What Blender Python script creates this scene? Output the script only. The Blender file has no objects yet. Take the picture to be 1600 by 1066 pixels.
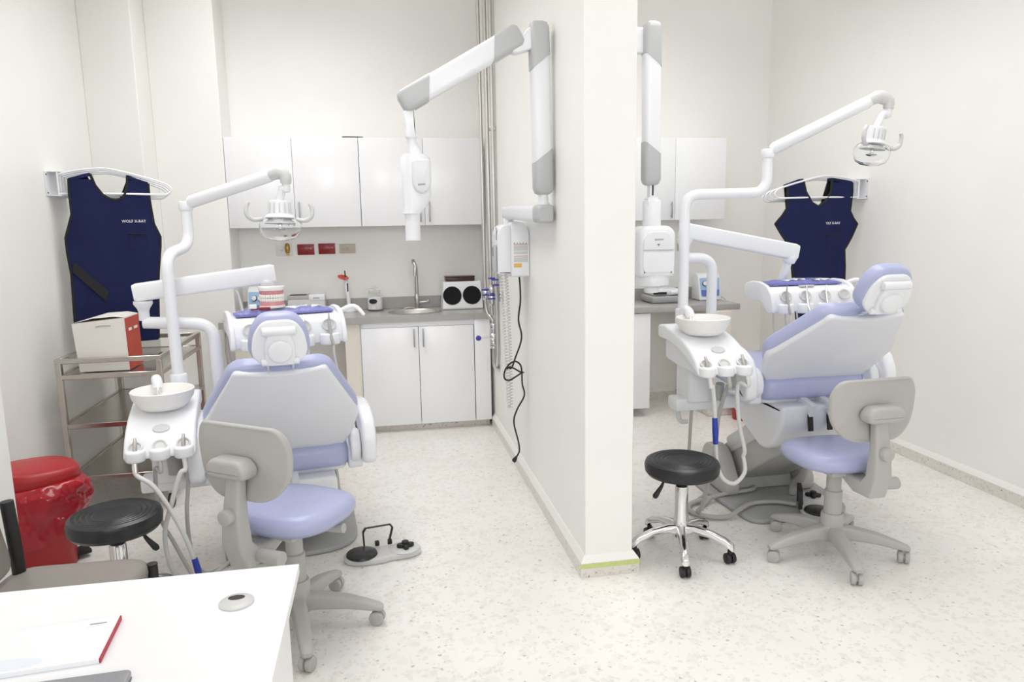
import bpy, bmesh, math, random
from mathutils import Vector, Matrix
from math import sin, cos, pi, radians
random.seed(7)
scn = bpy.context.scene
COL = scn.collection

# ------------------------------------------------------------------ camera, world, lights, exposure
YAW, PITCH, ROLL, CAM_H = 0.179561, 0.158434, -0.016896, 1.65
cd = bpy.data.cameras.new('camera'); cam = bpy.data.objects.new('camera', cd); COL.objects.link(cam)
fw = Vector((sin(YAW)*cos(PITCH), cos(YAW)*cos(PITCH), -sin(PITCH)))
rt = Vector((cos(YAW), -sin(YAW), 0)); up = rt.cross(fw)
r2 = cos(ROLL)*rt + sin(ROLL)*up; u2 = -sin(ROLL)*rt + cos(ROLL)*up
cam.matrix_world = Matrix(((r2.x, u2.x, -fw.x, 0), (r2.y, u2.y, -fw.y, 0), (r2.z, u2.z, -fw.z, CAM_H), (0, 0, 0, 1)))
cd.sensor_width = 36; cd.lens = 25.428; cd.clip_start = 0.05
scn.camera = cam

wd = bpy.data.worlds.new('world'); scn.world = wd; wd.use_nodes = True
wd.node_tree.nodes['Background'].inputs[0].default_value = (1.0, 0.995, 0.985, 1)
wd.node_tree.nodes['Background'].inputs[1].default_value = 0.95

def area_light(name, loc, sx, sy, power, color=(1, 0.99, 0.975), target=None, spread=180):
    l = bpy.data.lights.new(name, 'AREA'); l.shape = 'RECTANGLE'; l.size = sx; l.size_y = sy
    l.energy = power; l.color = color; l.spread = radians(spread)
    o = bpy.data.objects.new(name, l); COL.objects.link(o); o.location = loc
    if target is not None:
        o.rotation_euler = (Vector(target)-Vector(loc)).to_track_quat('-Z', 'Y').to_euler()
    return o
area_light('ceiling_panel_light', (-0.6, 4.0, 3.76), 1.2, 3.4, 50, spread=132)
area_light('ceiling_panel_light', (2.1, 4.0, 3.76), 1.2, 3.4, 42, spread=132)
area_light('front_fill_light', (-1.0, -3.6, 2.9), 1.6, 1.6, 62, target=(-0.2, 6.0, 0.5))  # unseen fill lamp added behind the camera to brighten the left bay's back
area_light('front_fill_light', (1.6, -3.6, 2.9), 1.6, 1.6, 56, target=(2.4, 6.0, 0.5))  # same added frontal fill for the right bay, not a room fixture
scn.view_settings.view_transform = 'Standard'
scn.view_settings.look = 'None'
scn.view_settings.gamma = 1.0
scn.view_settings.use_curve_mapping = False
scn.view_settings.exposure = -0.22
scn.cycles.max_bounces = 13; scn.cycles.diffuse_bounces = 9; scn.cycles.transmission_bounces = 10

# ------------------------------------------------------------------ materials
MATS = {}
def mat(name, col, rough=0.5, metal=0.0, noise=0.0, nscale=40.0, bump=0.0, spec=0.5, trans=0.0, coat=0.0, alpha=1.0, ior=1.5):
    m = bpy.data.materials.new(name); m.use_nodes = True
    nt = m.node_tree; b = nt.nodes['Principled BSDF']
    b.inputs['Base Color'].default_value = (*col, 1)
    b.inputs['Roughness'].default_value = rough
    b.inputs['Metallic'].default_value = metal
    b.inputs['Specular IOR Level'].default_value = spec
    b.inputs['Transmission Weight'].default_value = trans
    b.inputs['Coat Weight'].default_value = coat
    b.inputs['Alpha'].default_value = alpha
    b.inputs['IOR'].default_value = ior
    if noise > 0 or bump > 0:
        tc = nt.nodes.new('ShaderNodeTexCoord'); nz = nt.nodes.new('ShaderNodeTexNoise')
        nz.inputs['Scale'].default_value = nscale; nz.inputs['Detail'].default_value = 4
        nt.links.new(tc.outputs['Object'], nz.inputs['Vector'])
        if noise > 0:
            cr = nt.nodes.new('ShaderNodeValToRGB')
            cr.color_ramp.elements[0].position = 0.3; cr.color_ramp.elements[1].position = 0.7
            cr.color_ramp.elements[0].color = (*[c*(1-noise) for c in col], 1)
            cr.color_ramp.elements[1].color = (*[min(1, c*(1+noise)) for c in col], 1)
            nt.links.new(nz.outputs['Fac'], cr.inputs['Fac']); nt.links.new(cr.outputs['Color'], b.inputs['Base Color'])
        if bump > 0:
            bp = nt.nodes.new('ShaderNodeBump'); bp.inputs['Strength'].default_value = bump; bp.inputs['Distance'].default_value = 0.01
            nt.links.new(nz.outputs['Fac'], bp.inputs['Height']); nt.links.new(bp.outputs['Normal'], b.inputs['Normal'])
    MATS[name] = m
    return m

mat('wall', (0.885, 0.879, 0.858), 0.45, noise=0.012, nscale=3, bump=0.02)
mat('wall_cream', (0.79, 0.75, 0.675), 0.55, noise=0.015, nscale=4)
mat('skirting_top', (0.84, 0.835, 0.81), 0.35)
mat('tape_green', (0.55, 0.63, 0.25), 0.5, noise=0.05, nscale=60)
mat('cabinet_white', (0.86, 0.87, 0.895), 0.22, noise=0.004, nscale=5)
mat('plastic_white', (0.80, 0.815, 0.845), 0.28, noise=0.005, nscale=8)
mat('plastic_shell', (0.74, 0.755, 0.785), 0.3, noise=0.006, nscale=6)
mat('plastic_pale', (0.60, 0.605, 0.605), 0.35, noise=0.01, nscale=9)
mat('plastic_grey', (0.44, 0.435, 0.42), 0.42, noise=0.012, nscale=20)
mat('plastic_midgrey', (0.36, 0.365, 0.37), 0.45, noise=0.015, nscale=15)
mat('xray_cap', (0.47, 0.485, 0.495), 0.35, noise=0.01, nscale=12)
mat('vinyl_lavender', (0.405, 0.432, 0.635), 0.33, noise=0.015, nscale=25, bump=0.015)
mat('vinyl_black', (0.013, 0.0145, 0.017), 0.33, noise=0.1, nscale=30, bump=0.02)
mat('rubber_black', (0.012, 0.012, 0.013), 0.5, noise=0.1, nscale=30)
mat('disc_black', (0.006, 0.006, 0.008), 0.75, spec=0.25, noise=0.1, nscale=60)
mat('handle_steel', (0.40, 0.40, 0.40), 0.38, 1.0, noise=0.03, nscale=20)
mat('chrome', (0.78, 0.78, 0.78), 0.12, 1.0)
mat('steel', (0.60, 0.58, 0.55), 0.3, 1.0, noise=0.04, nscale=10)
mat('pipe_steel', (0.66, 0.65, 0.62), 0.28, 1.0, noise=0.04, nscale=8)
mat('trolley_steel', (0.56, 0.53, 0.49), 0.22, 1.0, noise=0.05, nscale=6)
mat('counter_grey', (0.40, 0.388, 0.378), 0.25, noise=0.04, nscale=30)
mat('hose_grey', (0.42, 0.41, 0.40), 0.4, noise=0.02, nscale=30)
mat('hose_pale', (0.66, 0.66, 0.65), 0.35, noise=0.01, nscale=30)
mat('plastic_blue', (0.02, 0.045, 0.36), 0.35, noise=0.03, nscale=30)
mat('valve_blue', (0.035, 0.04, 0.36), 0.35, noise=0.03, nscale=30)
mat('navy_cloth', (0.0135, 0.0175, 0.066), 0.85, noise=0.12, nscale=7, bump=0.03, spec=0.15)
mat('binding_black', (0.008, 0.008, 0.011), 0.8, noise=0.1, nscale=40)
mat('lettering_white', (0.85, 0.86, 0.88), 0.6)
mat('lettering_grey', (0.25, 0.26, 0.28), 0.5)
mat('bin_red', (0.40, 0.018, 0.02), 0.38, noise=0.06, nscale=10)
mat('bag_red', (0.36, 0.008, 0.02), 0.14, noise=0.1, nscale=12)
mat('plate_red', (0.27, 0.012, 0.012), 0.22, noise=0.05, nscale=30)
mat('plate_beige', (0.55, 0.51, 0.42), 0.4, noise=0.01, nscale=30)
mat('plate_white', (0.82, 0.82, 0.80), 0.4, noise=0.01, nscale=30)
mat('brass', (0.45, 0.30, 0.10), 0.35, 0.8, noise=0.15, nscale=80)
mat('dark', (0.01, 0.01, 0.012), 0.6)
mat('carton_white', (0.80, 0.79, 0.75), 0.55, noise=0.012, nscale=10)
mat('carton_red', (0.48, 0.055, 0.03), 0.5, noise=0.03, nscale=12)
mat('taupe_vinyl', (0.27, 0.245, 0.225), 0.5, noise=0.03, nscale=30, bump=0.02)
mat('desk_white', (0.86, 0.865, 0.89), 0.3, noise=0.004, nscale=4)
mat('paper', (0.84, 0.86, 0.89), 0.5, noise=0.006, nscale=6)
mat('paper_blue', (0.76, 0.81, 0.89), 0.5, noise=0.01, nscale=8)
mat('book_red', (0.42, 0.02, 0.05), 0.5, noise=0.03, nscale=30)
mat('laptop_grey', (0.33, 0.33, 0.36), 0.35, 0.3, noise=0.01, nscale=30)
mat('gum_pink', (0.66, 0.27, 0.29), 0.3, noise=0.04, nscale=40)
mat('tooth', (0.86, 0.84, 0.77), 0.25, noise=0.02, nscale=60)
mat('plaster', (0.83, 0.82, 0.80), 0.45, noise=0.02, nscale=40)
mat('wrap_blue', (0.055, 0.065, 0.42), 0.4, noise=0.12, nscale=30, bump=0.1)
mat('device_blue', (0.36, 0.54, 0.78), 0.35, noise=0.01, nscale=20)
mat('device_darkblue', (0.13, 0.19, 0.50), 0.35, noise=0.02, nscale=20)
mat('shield_orange', (0.62, 0.045, 0.015), 0.2, noise=0.03, nscale=30)
mat('tray_brown', (0.055, 0.022, 0.02), 0.25, noise=0.1, nscale=20)
mat('cotton', (0.87, 0.87, 0.87), 0.9, noise=0.03, nscale=60, bump=0.3)
mat('label_yellow', (0.75, 0.47, 0.10), 0.5, noise=0.03, nscale=60)
mat('label_grey', (0.58, 0.585, 0.59), 0.5)
mat('label_red', (0.55, 0.10, 0.08), 0.5)
mat('glass', (0.98, 0.99, 0.99), 0.03, trans=1.0, ior=1.14)
mat('lens_clear', (0.99, 0.995, 1.0), 0.03, trans=1.0, ior=1.22)
mat('film_clear', (0.93, 0.94, 1.0), 0.08, alpha=0.14)

def terrazzo(name, base, s=1.0, dark=1.0):
    m = bpy.data.materials.new(name); m.use_nodes = True; nt = m.node_tree; N = nt.nodes; L = nt.links
    b = N['Principled BSDF']; b.inputs['Roughness'].default_value = 0.28; b.inputs['Specular IOR Level'].default_value = 0.4
    tc = N.new('ShaderNodeTexCoord')
    nz = N.new('ShaderNodeTexNoise'); nz.inputs['Scale'].default_value = 9*s; nz.inputs['Detail'].default_value = 2
    mx = N.new('ShaderNodeMix'); mx.data_type = 'VECTOR'; mx.inputs['Factor'].default_value = 0.035
    L.new(tc.outputs['Object'], nz.inputs['Vector']); L.new(tc.outputs['Object'], mx.inputs['A']); L.new(nz.outputs['Color'], mx.inputs['B'])
    prev = None
    col0 = N.new('ShaderNodeTexNoise'); col0.inputs['Scale'].default_value = 2.2*s; col0.inputs['Detail'].default_value = 5
    L.new(tc.outputs['Object'], col0.inputs['Vector'])
    cr0 = N.new('ShaderNodeValToRGB')
    cr0.color_ramp.elements[0].position = 0.3; cr0.color_ramp.elements[0].color = (*[c*0.96 for c in base], 1)
    cr0.color_ramp.elements[1].position = 0.7; cr0.color_ramp.elements[1].color = (*[min(1, c*1.03) for c in base], 1)
    L.new(col0.outputs['Fac'], cr0.inputs['Fac']); prev = cr0.outputs['Color']
    layers = [(20, 0.74, (0.66, 0.63, 0.575), 0.8, 0.07), (36, 0.80, (0.56, 0.54, 0.505), 0.8, 0.09), (70, 0.86, (0.47, 0.43, 0.38), 0.9, 0.10), (75, 0.978, (0.17, 0.15, 0.135), 1.5, 0.16)]
    for i, (sc, thr, c, amt, size) in enumerate(layers):
        v = N.new('ShaderNodeTexVoronoi'); v.inputs['Scale'].default_value = sc*s; v.inputs['Randomness'].default_value = 1
        mp = N.new('ShaderNodeMapping'); mp.inputs['Location'].default_value = (3.1*i, 1.7*i, 0.37*i)
        L.new(mx.outputs['Result'], mp.inputs['Vector']); L.new(mp.outputs['Vector'], v.inputs['Vector'])
        sp = N.new('ShaderNodeSeparateColor'); L.new(v.outputs['Color'], sp.inputs['Color'])
        g = N.new('ShaderNodeMath'); g.operation = 'GREATER_THAN'; g.inputs[1].default_value = thr; L.new(sp.outputs['Red'], g.inputs[0])
        v2 = N.new('ShaderNodeTexVoronoi'); v2.feature = 'DISTANCE_TO_EDGE'; v2.inputs['Scale'].default_value = sc*s; v2.inputs['Randomness'].default_value = 1; L.new(mp.outputs['Vector'], v2.inputs['Vector'])
        d = N.new('ShaderNodeMath'); d.operation = 'GREATER_THAN'; d.inputs[1].default_value = size; L.new(v2.outputs['Distance'], d.inputs[0])
        k = N.new('ShaderNodeMath'); k.operation = 'MULTIPLY'; L.new(g.outputs[0], k.inputs[0]); L.new(d.outputs[0], k.inputs[1])
        k2 = N.new('ShaderNodeMath'); k2.operation = 'MULTIPLY'; k2.inputs[1].default_value = amt*dark; L.new(k.outputs[0], k2.inputs[0])
        mm = N.new('ShaderNodeMix'); mm.data_type = 'RGBA'; L.new(k2.outputs[0], mm.inputs['Factor']); L.new(prev, mm.inputs['A'])
        mm.inputs['B'].default_value = (*c, 1); prev = mm.outputs['Result']
    L.new(prev, b.inputs['Base Color']); MATS[name] = m
terrazzo('floor_terrazzo', (0.815, 0.80, 0.77), 1.0, 0.30)
terrazzo('skirting_terrazzo', (0.74, 0.71, 0.66), 1.2, 0.5)

# ------------------------------------------------------------------ mesh helpers
def V(*a): return Vector(a)
class MB:
    """collects geometry in world (or thing-local) coordinates; build() links it as one mesh object"""
    def __init__(s, tf=None): s.v = []; s.f = []; s.tf = tf
    def add(s, vs, fs):
        o = len(s.v)
        s.v += [Vector(s.tf(p)) if s.tf else Vector(p) for p in vs]
        s.f += [tuple(i+o for i in f) for f in fs]
        return s
    def box(s, c, d, bev=0.0, seg=2, rot=None, rz=0.0):
        bm = bmesh.new(); bmesh.ops.create_cube(bm, size=1.0)
        for v in bm.verts: v.co = Vector((v.co.x*d[0], v.co.y*d[1], v.co.z*d[2]))
        if bev > 0: bmesh.ops.bevel(bm, geom=bm.edges[:], offset=min(bev, 0.49*min(d)), segments=seg, affect='EDGES', profile=0.5)
        R = rot if rot is not None else Matrix.Rotation(rz, 3, 'Z')
        bm.verts.index_update()
        vs = [R @ v.co + Vector(c) for v in bm.verts]; fs = [[v.index for v in f.verts] for f in bm.faces]
        bm.free(); return s.add(vs, fs)
    def bx(s, x0, x1, y0, y1, z0, z1, bev=0.0, seg=2):
        return s.box(((x0+x1)/2, (y0+y1)/2, (z0+z1)/2), (abs(x1-x0), abs(y1-y0), abs(z1-z0)), bev, seg)
    def loft(s, loops, cap0=True, cap1=True, closed=False):
        n = len(loops[0]); vs = [p for l in loops for p in l]; fs = []
        m = len(loops)
        for i in range(m if closed else m-1):
            a = i*n; b = ((i+1) % m)*n
            for j in range(n):
                k = (j+1) % n; fs.append((a+j, a+k, b+k, b+j))
        if not closed:
            if cap0: fs.append(tuple(reversed(range(n))))
            if cap1: fs.append(tuple(range((m-1)*n, m*n)))
        return s.add(vs, fs)
    def tube(s, pts, r, n=12, sub=0, caps=True, flat=1.0):
        P = [Vector(p) for p in pts]
        R = list(r) if isinstance(r, (list, tuple)) else [r]*len(P)
        if sub: P, R = smooth_path(P, R, sub)
        loops = []; prev = None
        for i, p in enumerate(P):
            t = (P[min(i+1, len(P)-1)]-P[max(i-1, 0)]).normalized()
            if prev is None:
                a = Vector((0, 0, 1)) if abs(t.z) < 0.9 else Vector((1, 0, 0))
                u = t.cross(a).normalized()
            else:
                u = (prev - t*prev.dot(t)).normalized()
            w = t.cross(u); prev = u
            loops.append([p + (u*cos(2*pi*k/n) + w*sin(2*pi*k/n)*flat)*R[i] for k in range(n)])
        return s.loft(loops, caps, caps)
    def cyl(s, p0, p1, r0, r1=None, n=20, bev=0.0):
        r1 = r0 if r1 is None else r1
        p0 = Vector(p0); p1 = Vector(p1)
        if bev > 0:
            d = (p1-p0).normalized()*bev
            return s.tube([p0, p0+d*0.3, p0+d, p1-d, p1-d*0.3, p1], [r0-bev, r0-bev*0.3, r0, r1, r1-bev*0.3, r1-bev], n)
        return s.tube([p0, p1], [r0, r1], n)
    def lathe(s, prof, c=(0, 0, 0), n=32, rot=None, sx=1.0, sy=1.0, cap0=True, cap1=True):
        R = rot if rot is not None else Matrix.Identity(3); c = Vector(c)
        loops = [[R @ Vector((r*cos(2*pi*k/n)*sx, r*sin(2*pi*k/n)*sy, z)) + c for k in range(n)] for r, z in prof]
        return s.loft(loops, cap0, cap1)
    def ell(s, c, r, rot=None, n=20, m=12):
        prof = [(max(1e-4, sin(pi*i/m)), -cos(pi*i/m)) for i in range(m+1)]
        R = rot if rot is not None else Matrix.Identity(3); c = Vector(c)
        loops = [[R @ Vector((a*cos(2*pi*k/n)*r[0], a*sin(2*pi*k/n)*r[1], z*r[2])) + c for k in range(n)] for a, z in prof]
        return s.loft(loops)
    def prism(s, outline, d0, d1, fr, bev=0.0, seg=3):
        """outline of 2-D points, extruded d0..d1; fr(a,b,d) gives the 3-D point"""
        if bev <= 0:
            return s.loft([[fr(a, b, d0) for a, b in outline], [fr(a, b, d1) for a, b in outline]])
        sg = 1 if d1 > d0 else -1; loops = []
        for i in range(seg+1):
            t = (pi/2)*(i/seg); o = offset_poly(outline, -bev*(1-sin(t))); loops.append([fr(a, b, d0+sg*bev*(1-cos(t))) for a, b in o])
        for i in range(seg, -1, -1):
            t = (pi/2)*(i/seg); o = offset_poly(outline, -bev*(1-sin(t))); loops.append([fr(a, b, d1-sg*bev*(1-cos(t))) for a, b in o])
        return s.loft(loops)
    def build(s, name, material, parent=None, local=False, ang=40, **props):
        me = bpy.data.meshes.new(name)
        off = Vector((0, 0, 0))
        if parent is not None and not local:
            q = parent
            while q is not None: off += q.location; q = q.parent
        me.from_pydata([tuple(p-off) for p in s.v], [], s.f)
        bm = bmesh.new(); bm.from_mesh(me); bmesh.ops.recalc_face_normals(bm, faces=bm.faces[:]); bm.to_mesh(me); bm.free()
        me.materials.append(MATS[material])
        for p in me.polygons: p.use_smooth = True
        me.set_sharp_from_angle(angle=radians(ang))
        o = bpy.data.objects.new(name, me); COL.objects.link(o)
        if parent is not None: o.parent = parent
        for k, v in props.items(): o[k] = v
        return o

def smooth_path(P, R, sub):
    Q = []; S = []
    for i in range(len(P)-1):
        p0 = P[max(i-1, 0)]; p1 = P[i]; p2 = P[i+1]; p3 = P[min(i+2, len(P)-1)]
        for k in range(sub):
            t = k/sub
            Q.append(0.5*((2*p1) + (p2-p0)*t + (2*p0-5*p1+4*p2-p3)*t*t + (3*p1-p0-3*p2+p3)*t**3))
            S.append(R[i]*(1-t)+R[i+1]*t)
    Q.append(P[-1]); S.append(R[-1]); return Q, S

def bend_path(P, r, n=6):
    """polyline with its inner corners rounded by radius r"""
    P = [Vector(p) for p in P]; out = [P[0]]
    for i in range(1, len(P)-1):
        a = (P[i-1]-P[i]); b = (P[i+1]-P[i]); ra = min(r, a.length*0.49); rb = min(r, b.length*0.49)
        A = P[i]+a.normalized()*ra; B = P[i]+b.normalized()*rb
        for k in range(n+1):
            t = k/n; out.append(A*(1-t)**2 + P[i]*2*t*(1-t) + B*t*t)
    out.append(P[-1]); return out

def offset_poly(pts, d):
    n = len(pts); area = sum(pts[i][0]*pts[(i+1) % n][1]-pts[(i+1) % n][0]*pts[i][1] for i in range(n))
    sg = 1 if area > 0 else -1; out = []
    for i in range(n):
        a = Vector(pts[i-1]); b = Vector(pts[i]); c = Vector(pts[(i+1) % n])
        e0 = (b-a); e1 = (c-b)
        if e0.length < 1e-9 or e1.length < 1e-9: out.append(tuple(b)); continue
        n0 = Vector((e0.y, -e0.x)).normalized()*sg; n1 = Vector((e1.y, -e1.x)).normalized()*sg
        m = n0+n1
        if m.length < 1e-6: m = n0
        m.normalize(); k = max(0.4, m.dot(n0)); out.append(tuple(b + m*(d/k)))
    return out

def round_poly(pts, r, n=4):
    N = len(pts); out = []
    R = r if isinstance(r, (list, tuple)) else [r]*N
    for i in range(N):
        p = Vector(pts[i]); a = Vector(pts[i-1])-p; b = Vector(pts[(i+1) % N])-p
        ra = min(R[i], a.length*0.48, b.length*0.48); A = p+a.normalized()*ra; B = p+b.normalized()*ra
        for k in range(n+1):
            t = k/n; q = A*(1-t)**2 + p*2*t*(1-t) + B*t*t; out.append((q.x, q.y))
    return out
def circ(cx, cy, r, n=24, ry=None): return [(cx+r*cos(2*pi*k/n), cy+(ry or r)*sin(2*pi*k/n)) for k in range(n)]
XY = lambda a, b, d: (a, b, d)
XZ = lambda a, b, d: (a, d, b)
YZ = lambda a, b, d: (d, a, b)

def tag(o, label=None, cat=None, group=None, kind=None):
    if label: o['label'] = label
    if cat: o['category'] = cat
    if group: o['group'] = group
    if kind: o['kind'] = kind
    return o
def thing(name, label, cat, loc, rz=0.0, group=None):
    o = bpy.data.objects.new(name, None); COL.objects.link(o); o.empty_display_size = 0.1
    o.location = loc; o.rotation_euler = (0, 0, rz)
    return tag(o, label, cat, group)
def copy_thing(root, loc, rz, label):
    r = root.copy(); COL.objects.link(r); r.location = loc; r.rotation_euler = (0, 0, rz); r['label'] = label
    for ch in list(root.children):
        c = ch.copy(); COL.objects.link(c); c.parent = r
        for g in ch.children:
            d = g.copy(); COL.objects.link(d); d.parent = c
    return r
def text(name, body, size, M, material, parent, depth=0.0008, sx=1.0):
    """lettering as a thin mesh; M maps text-plane coordinates into the world"""
    cu = bpy.data.curves.new(name, 'FONT'); cu.body = body; cu.size = size; cu.extrude = depth; cu.align_x = 'CENTER'; cu.align_y = 'CENTER'
    cu.resolution_u = 2; cu.offset = 0.0
    t = bpy.data.objects.new('lettering_source', cu); COL.objects.link(t)
    dg = bpy.context.evaluated_depsgraph_get(); me = bpy.data.meshes.new_from_object(t.evaluated_get(dg))
    bpy.data.objects.remove(t); bpy.data.curves.remove(cu)
    off = Vector((0, 0, 0)); q = parent
    while q is not None: off += q.location; q = q.parent
    for v in me.vertices: v.co = M @ Vector((v.co.x*sx, v.co.y, v.co.z)) - off
    me.materials.clear(); me.materials.append(MATS[material])
    o = bpy.data.objects.new(name, me); COL.objects.link(o); o.parent = parent
    return o
def frame_matrix(origin, ex, ey):
    ex = Vector(ex).normalized(); ey = Vector(ey).normalized(); ez = ex.cross(ey)
    return Matrix(((ex.x, ey.x, ez.x, origin[0]), (ex.y, ey.y, ez.y, origin[1]), (ex.z, ey.z, ez.z, origin[2]), (0, 0, 0, 1)))

# ------------------------------------------------------------------ the room
XL, XR, YB, ZC = -1.95, 3.59, 6.36, 3.8
PX0, PX1, PY = 0.897, 1.133, 3.11
def struct(name, mb, m, label, parent=None, ang=40):
    o = mb.build(name, m, parent, ang=ang)
    if parent is None: o['kind'] = 'structure'; o['label'] = label
    return o
struct('floor', MB().bx(XL-0.2, XR+0.2, -0.7, YB+0.2, -0.1, 0), 'floor_terrazzo', 'pale cream terrazzo floor with grey and brown stone chips')
struct('ceiling', MB().bx(XL-0.2, XR+0.2, -0.7, YB+0.2, ZC, ZC+0.1), 'wall', 'plain off-white ceiling above both treatment bays')
struct('wall_back', MB().bx(XL-0.2, XR+0.2, YB, YB+0.15, 0, ZC), 'wall', 'off-white back wall behind the sink counters')
struct('wall_left', MB().bx(XL-0.2, XL, -0.7, YB, 0, ZC), 'wall', 'off-white wall on the left behind the steel trolley')
struct('wall_right', MB().bx(XR, XR+0.2, -0.7, YB, 0, ZC), 'wall', 'plain off-white wall along the right side')
struct('wall_partition', MB().bx(PX0, PX1, PY, YB, 0, ZC, 0.004, 1), 'wall', 'thick off-white partition wall between the two dental bays')
struct('wall_column', MB().bx(-1.61, -1.13, 5.98, YB, 0, ZC, 0.004, 1), 'wall', 'square off-white column in the back left corner')
struct('wall_step', MB().bx(XL, -1.61, 5.66, YB, 0, ZC, 0.004, 1), 'wall', 'stepped off-white wall face left of the corner column')
struct('wall_pier', MB().bx(XL, -1.434, 2.74, 3.0, 0, ZC, 0.004, 1), 'wall', 'off-white wall pier at the left edge beside the red bin')

def skirting(name, pts, label):
    """pts: floor polyline of the wall face; the skirting stands on its left-hand side"""
    n = len(pts); prof = [(0, 0), (0.025, 0), (0.025, 0.072), (0, 0.072)]; capp = [(0, 0.072), (0.025, 0.072), (0.021, 0.080), (0.004, 0.104), (0, 0.104)]
    nor = []
    for i in range(n):
        ds = []
        if i > 0: ds.append((Vector(pts[i])-Vector(pts[i-1])).normalized())
        if i < n-1: ds.append((Vector(pts[i+1])-Vector(pts[i])).normalized())
        ns = [Vector((-d.y, d.x)) for d in ds]
        m = sum(ns, Vector((0, 0)));  m = m.normalized(); nor.append(m/max(0.3, m.dot(ns[0])))
    def lp(pr): return [[(pts[i][0]+nor[i].x*a, pts[i][1]+nor[i].y*a, z) for a, z in pr] for i in range(n)]
    o = struct(name, MB().loft(lp(prof)), 'skirting_terrazzo', label)
    MB().loft(lp(capp)).build('skirting_cap', 'skirting_top', o, label='white bevelled top edge')
    return o

skirting('baseboard_partition', [(PX0, 5.80), (PX0, PY), (PX1, PY), (PX1, YB)][::-1], 'terrazzo skirting round the foot of the partition wall')
skirting('baseboard_right', [(XR, -0.7), (XR, YB)], 'terrazzo skirting along the right wall')
skirting('baseboard_left', [(XL, 5.66), (XL, 3.0)], 'terrazzo skirting along the left wall behind the bin')
skirting('baseboard_back', [(XR, YB), (2.98, YB)], 'terrazzo skirting on the back wall beyond the small red bin')
skirting('baseboard_knee', [(2.73, YB), (2.26, YB)], 'terrazzo skirting on the back wall under the right counter')
tag(MB().bx(PX0-0.028, PX1+0.028, PY-0.0266, PY-0.0252, 0.046, 0.069).build('tape_strip', 'tape_green'),
    'lime green tape stuck across the foot of the partition wall', 'tape')

# ------------------------------------------------------------------ cabinets and counters
def bar_handle(parent, x, y, z0, z1):
    mb = MB().box((x, y-0.026, (z0+z1)/2), (0.012, 0.008, z1-z0), 0.003, 2)
    for z in (z0+0.02, z1-0.02): mb.cyl((x, y+0.001, z), (x, y-0.024, z), 0.004, n=8)
    return mb.build('handle', 'handle_steel', parent, label='brushed steel bar handle')
def cabinet(name, label, x0, x1, yf, yb, z0, z1, doors, hz, group=None):
    """doors: list of (x0,x1,handle_x)"""
    t = thing(name, label, 'cabinet', ((x0+x1)/2, (yf+yb)/2, z0), 0, group)
    MB().bx(x0, x1, yf+0.02, yb, z0, z1, 0.002, 1).build('carcass', 'cabinet_white', t)
    for a, b, hx in doors:
        d = MB().bx(a+0.0015, b-0.0015, yf, yf+0.018, z0+0.002, z1-0.002, 0.002, 2).build('door', 'cabinet_white', t)
        if hx is not None: bar_handle(d, hx, yf, *hz)
    return t
UF, UB, UZ0, UZ1 = 6.0, 6.355, 1.662, 2.357
cabinet('wall_cabinet', 'white two-door wall cabinet beside the corner column', -1.1285, -0.121, UF, UB, UZ0, UZ1,
        [(-1.1285, -0.629, -0.665), (-0.629, -0.121, -0.593)], (1.69, 1.86), 'white wall cabinets')
cabinet('wall_cabinet', 'white two-door wall cabinet over the sink beside the steel pipes', -0.119, 0.852, UF, UB, UZ0, UZ1,
        [(-0.119, 0.388, 0.352), (0.388, 0.852, 0.424)], (1.69, 1.86), 'white wall cabinets')
cabinet('wall_cabinet', 'white two-door wall cabinet in the right bay', 2.075, 3.006, UF, UB, UZ0+0.01, UZ1+0.01,
        [(2.075, 2.541, 2.505), (2.541, 3.006, None)], (1.69, 1.83), 'white wall cabinets')
# loose dark cable end on top of the wall cabinets
tag(MB().tube([(-0.24, 6.04, UZ1+0.006), (-0.17, 6.05, UZ1+0.007), (-0.10, 6.05, UZ1+0.006), (-0.08, 6.06, UZ1+0.006)], 0.005, 8, 4).build('cable_end', 'rubber_black'),
    'short black cable end lying on top of the wall cabinets', 'cable')

CT = 0.955
def under_sink():
    t = thing('base_cabinet', 'white two-door base cabinet under the steel sink', 'cabinet', (0.35, 6.05, 0.06))
    MB().bx(-0.166, -0.148, 5.80, 6.34, 0.06, 0.904).bx(0.85, 0.868, 5.80, 6.34, 0.06, 0.904).bx(-0.148, 0.85, 5.80, 6.32, 0.06, 0.078).bx(-0.148, 0.85, 6.32, 6.34, 0.06, 0.904).bx(-0.148, 0.85, 5.785, 5.803, 0.864, 0.904).build('carcass', 'cabinet_white', t)
    for a, b, hx in ((-0.164, 0.288, 0.252), (0.288, 0.735, 0.324)):
        d = MB().bx(a+0.002, b-0.002, 5.775, 5.797, 0.062, 0.862, 0.002, 2).build('door', 'cabinet_white', t)
        bar_handle(d, hx, 5.775, 0.70, 0.85)
    MB().bx(0.739, 0.868, 5.775, 5.797, 0.062, 0.905, 0.002, 2).build('filler_panel', 'cabinet_white', t)
    MB().bx(-0.15, 0.86, 5.85, 5.87, 0.0, 0.06).build('plinth', 'skirting_terrazzo', t)
under_sink()
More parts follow.
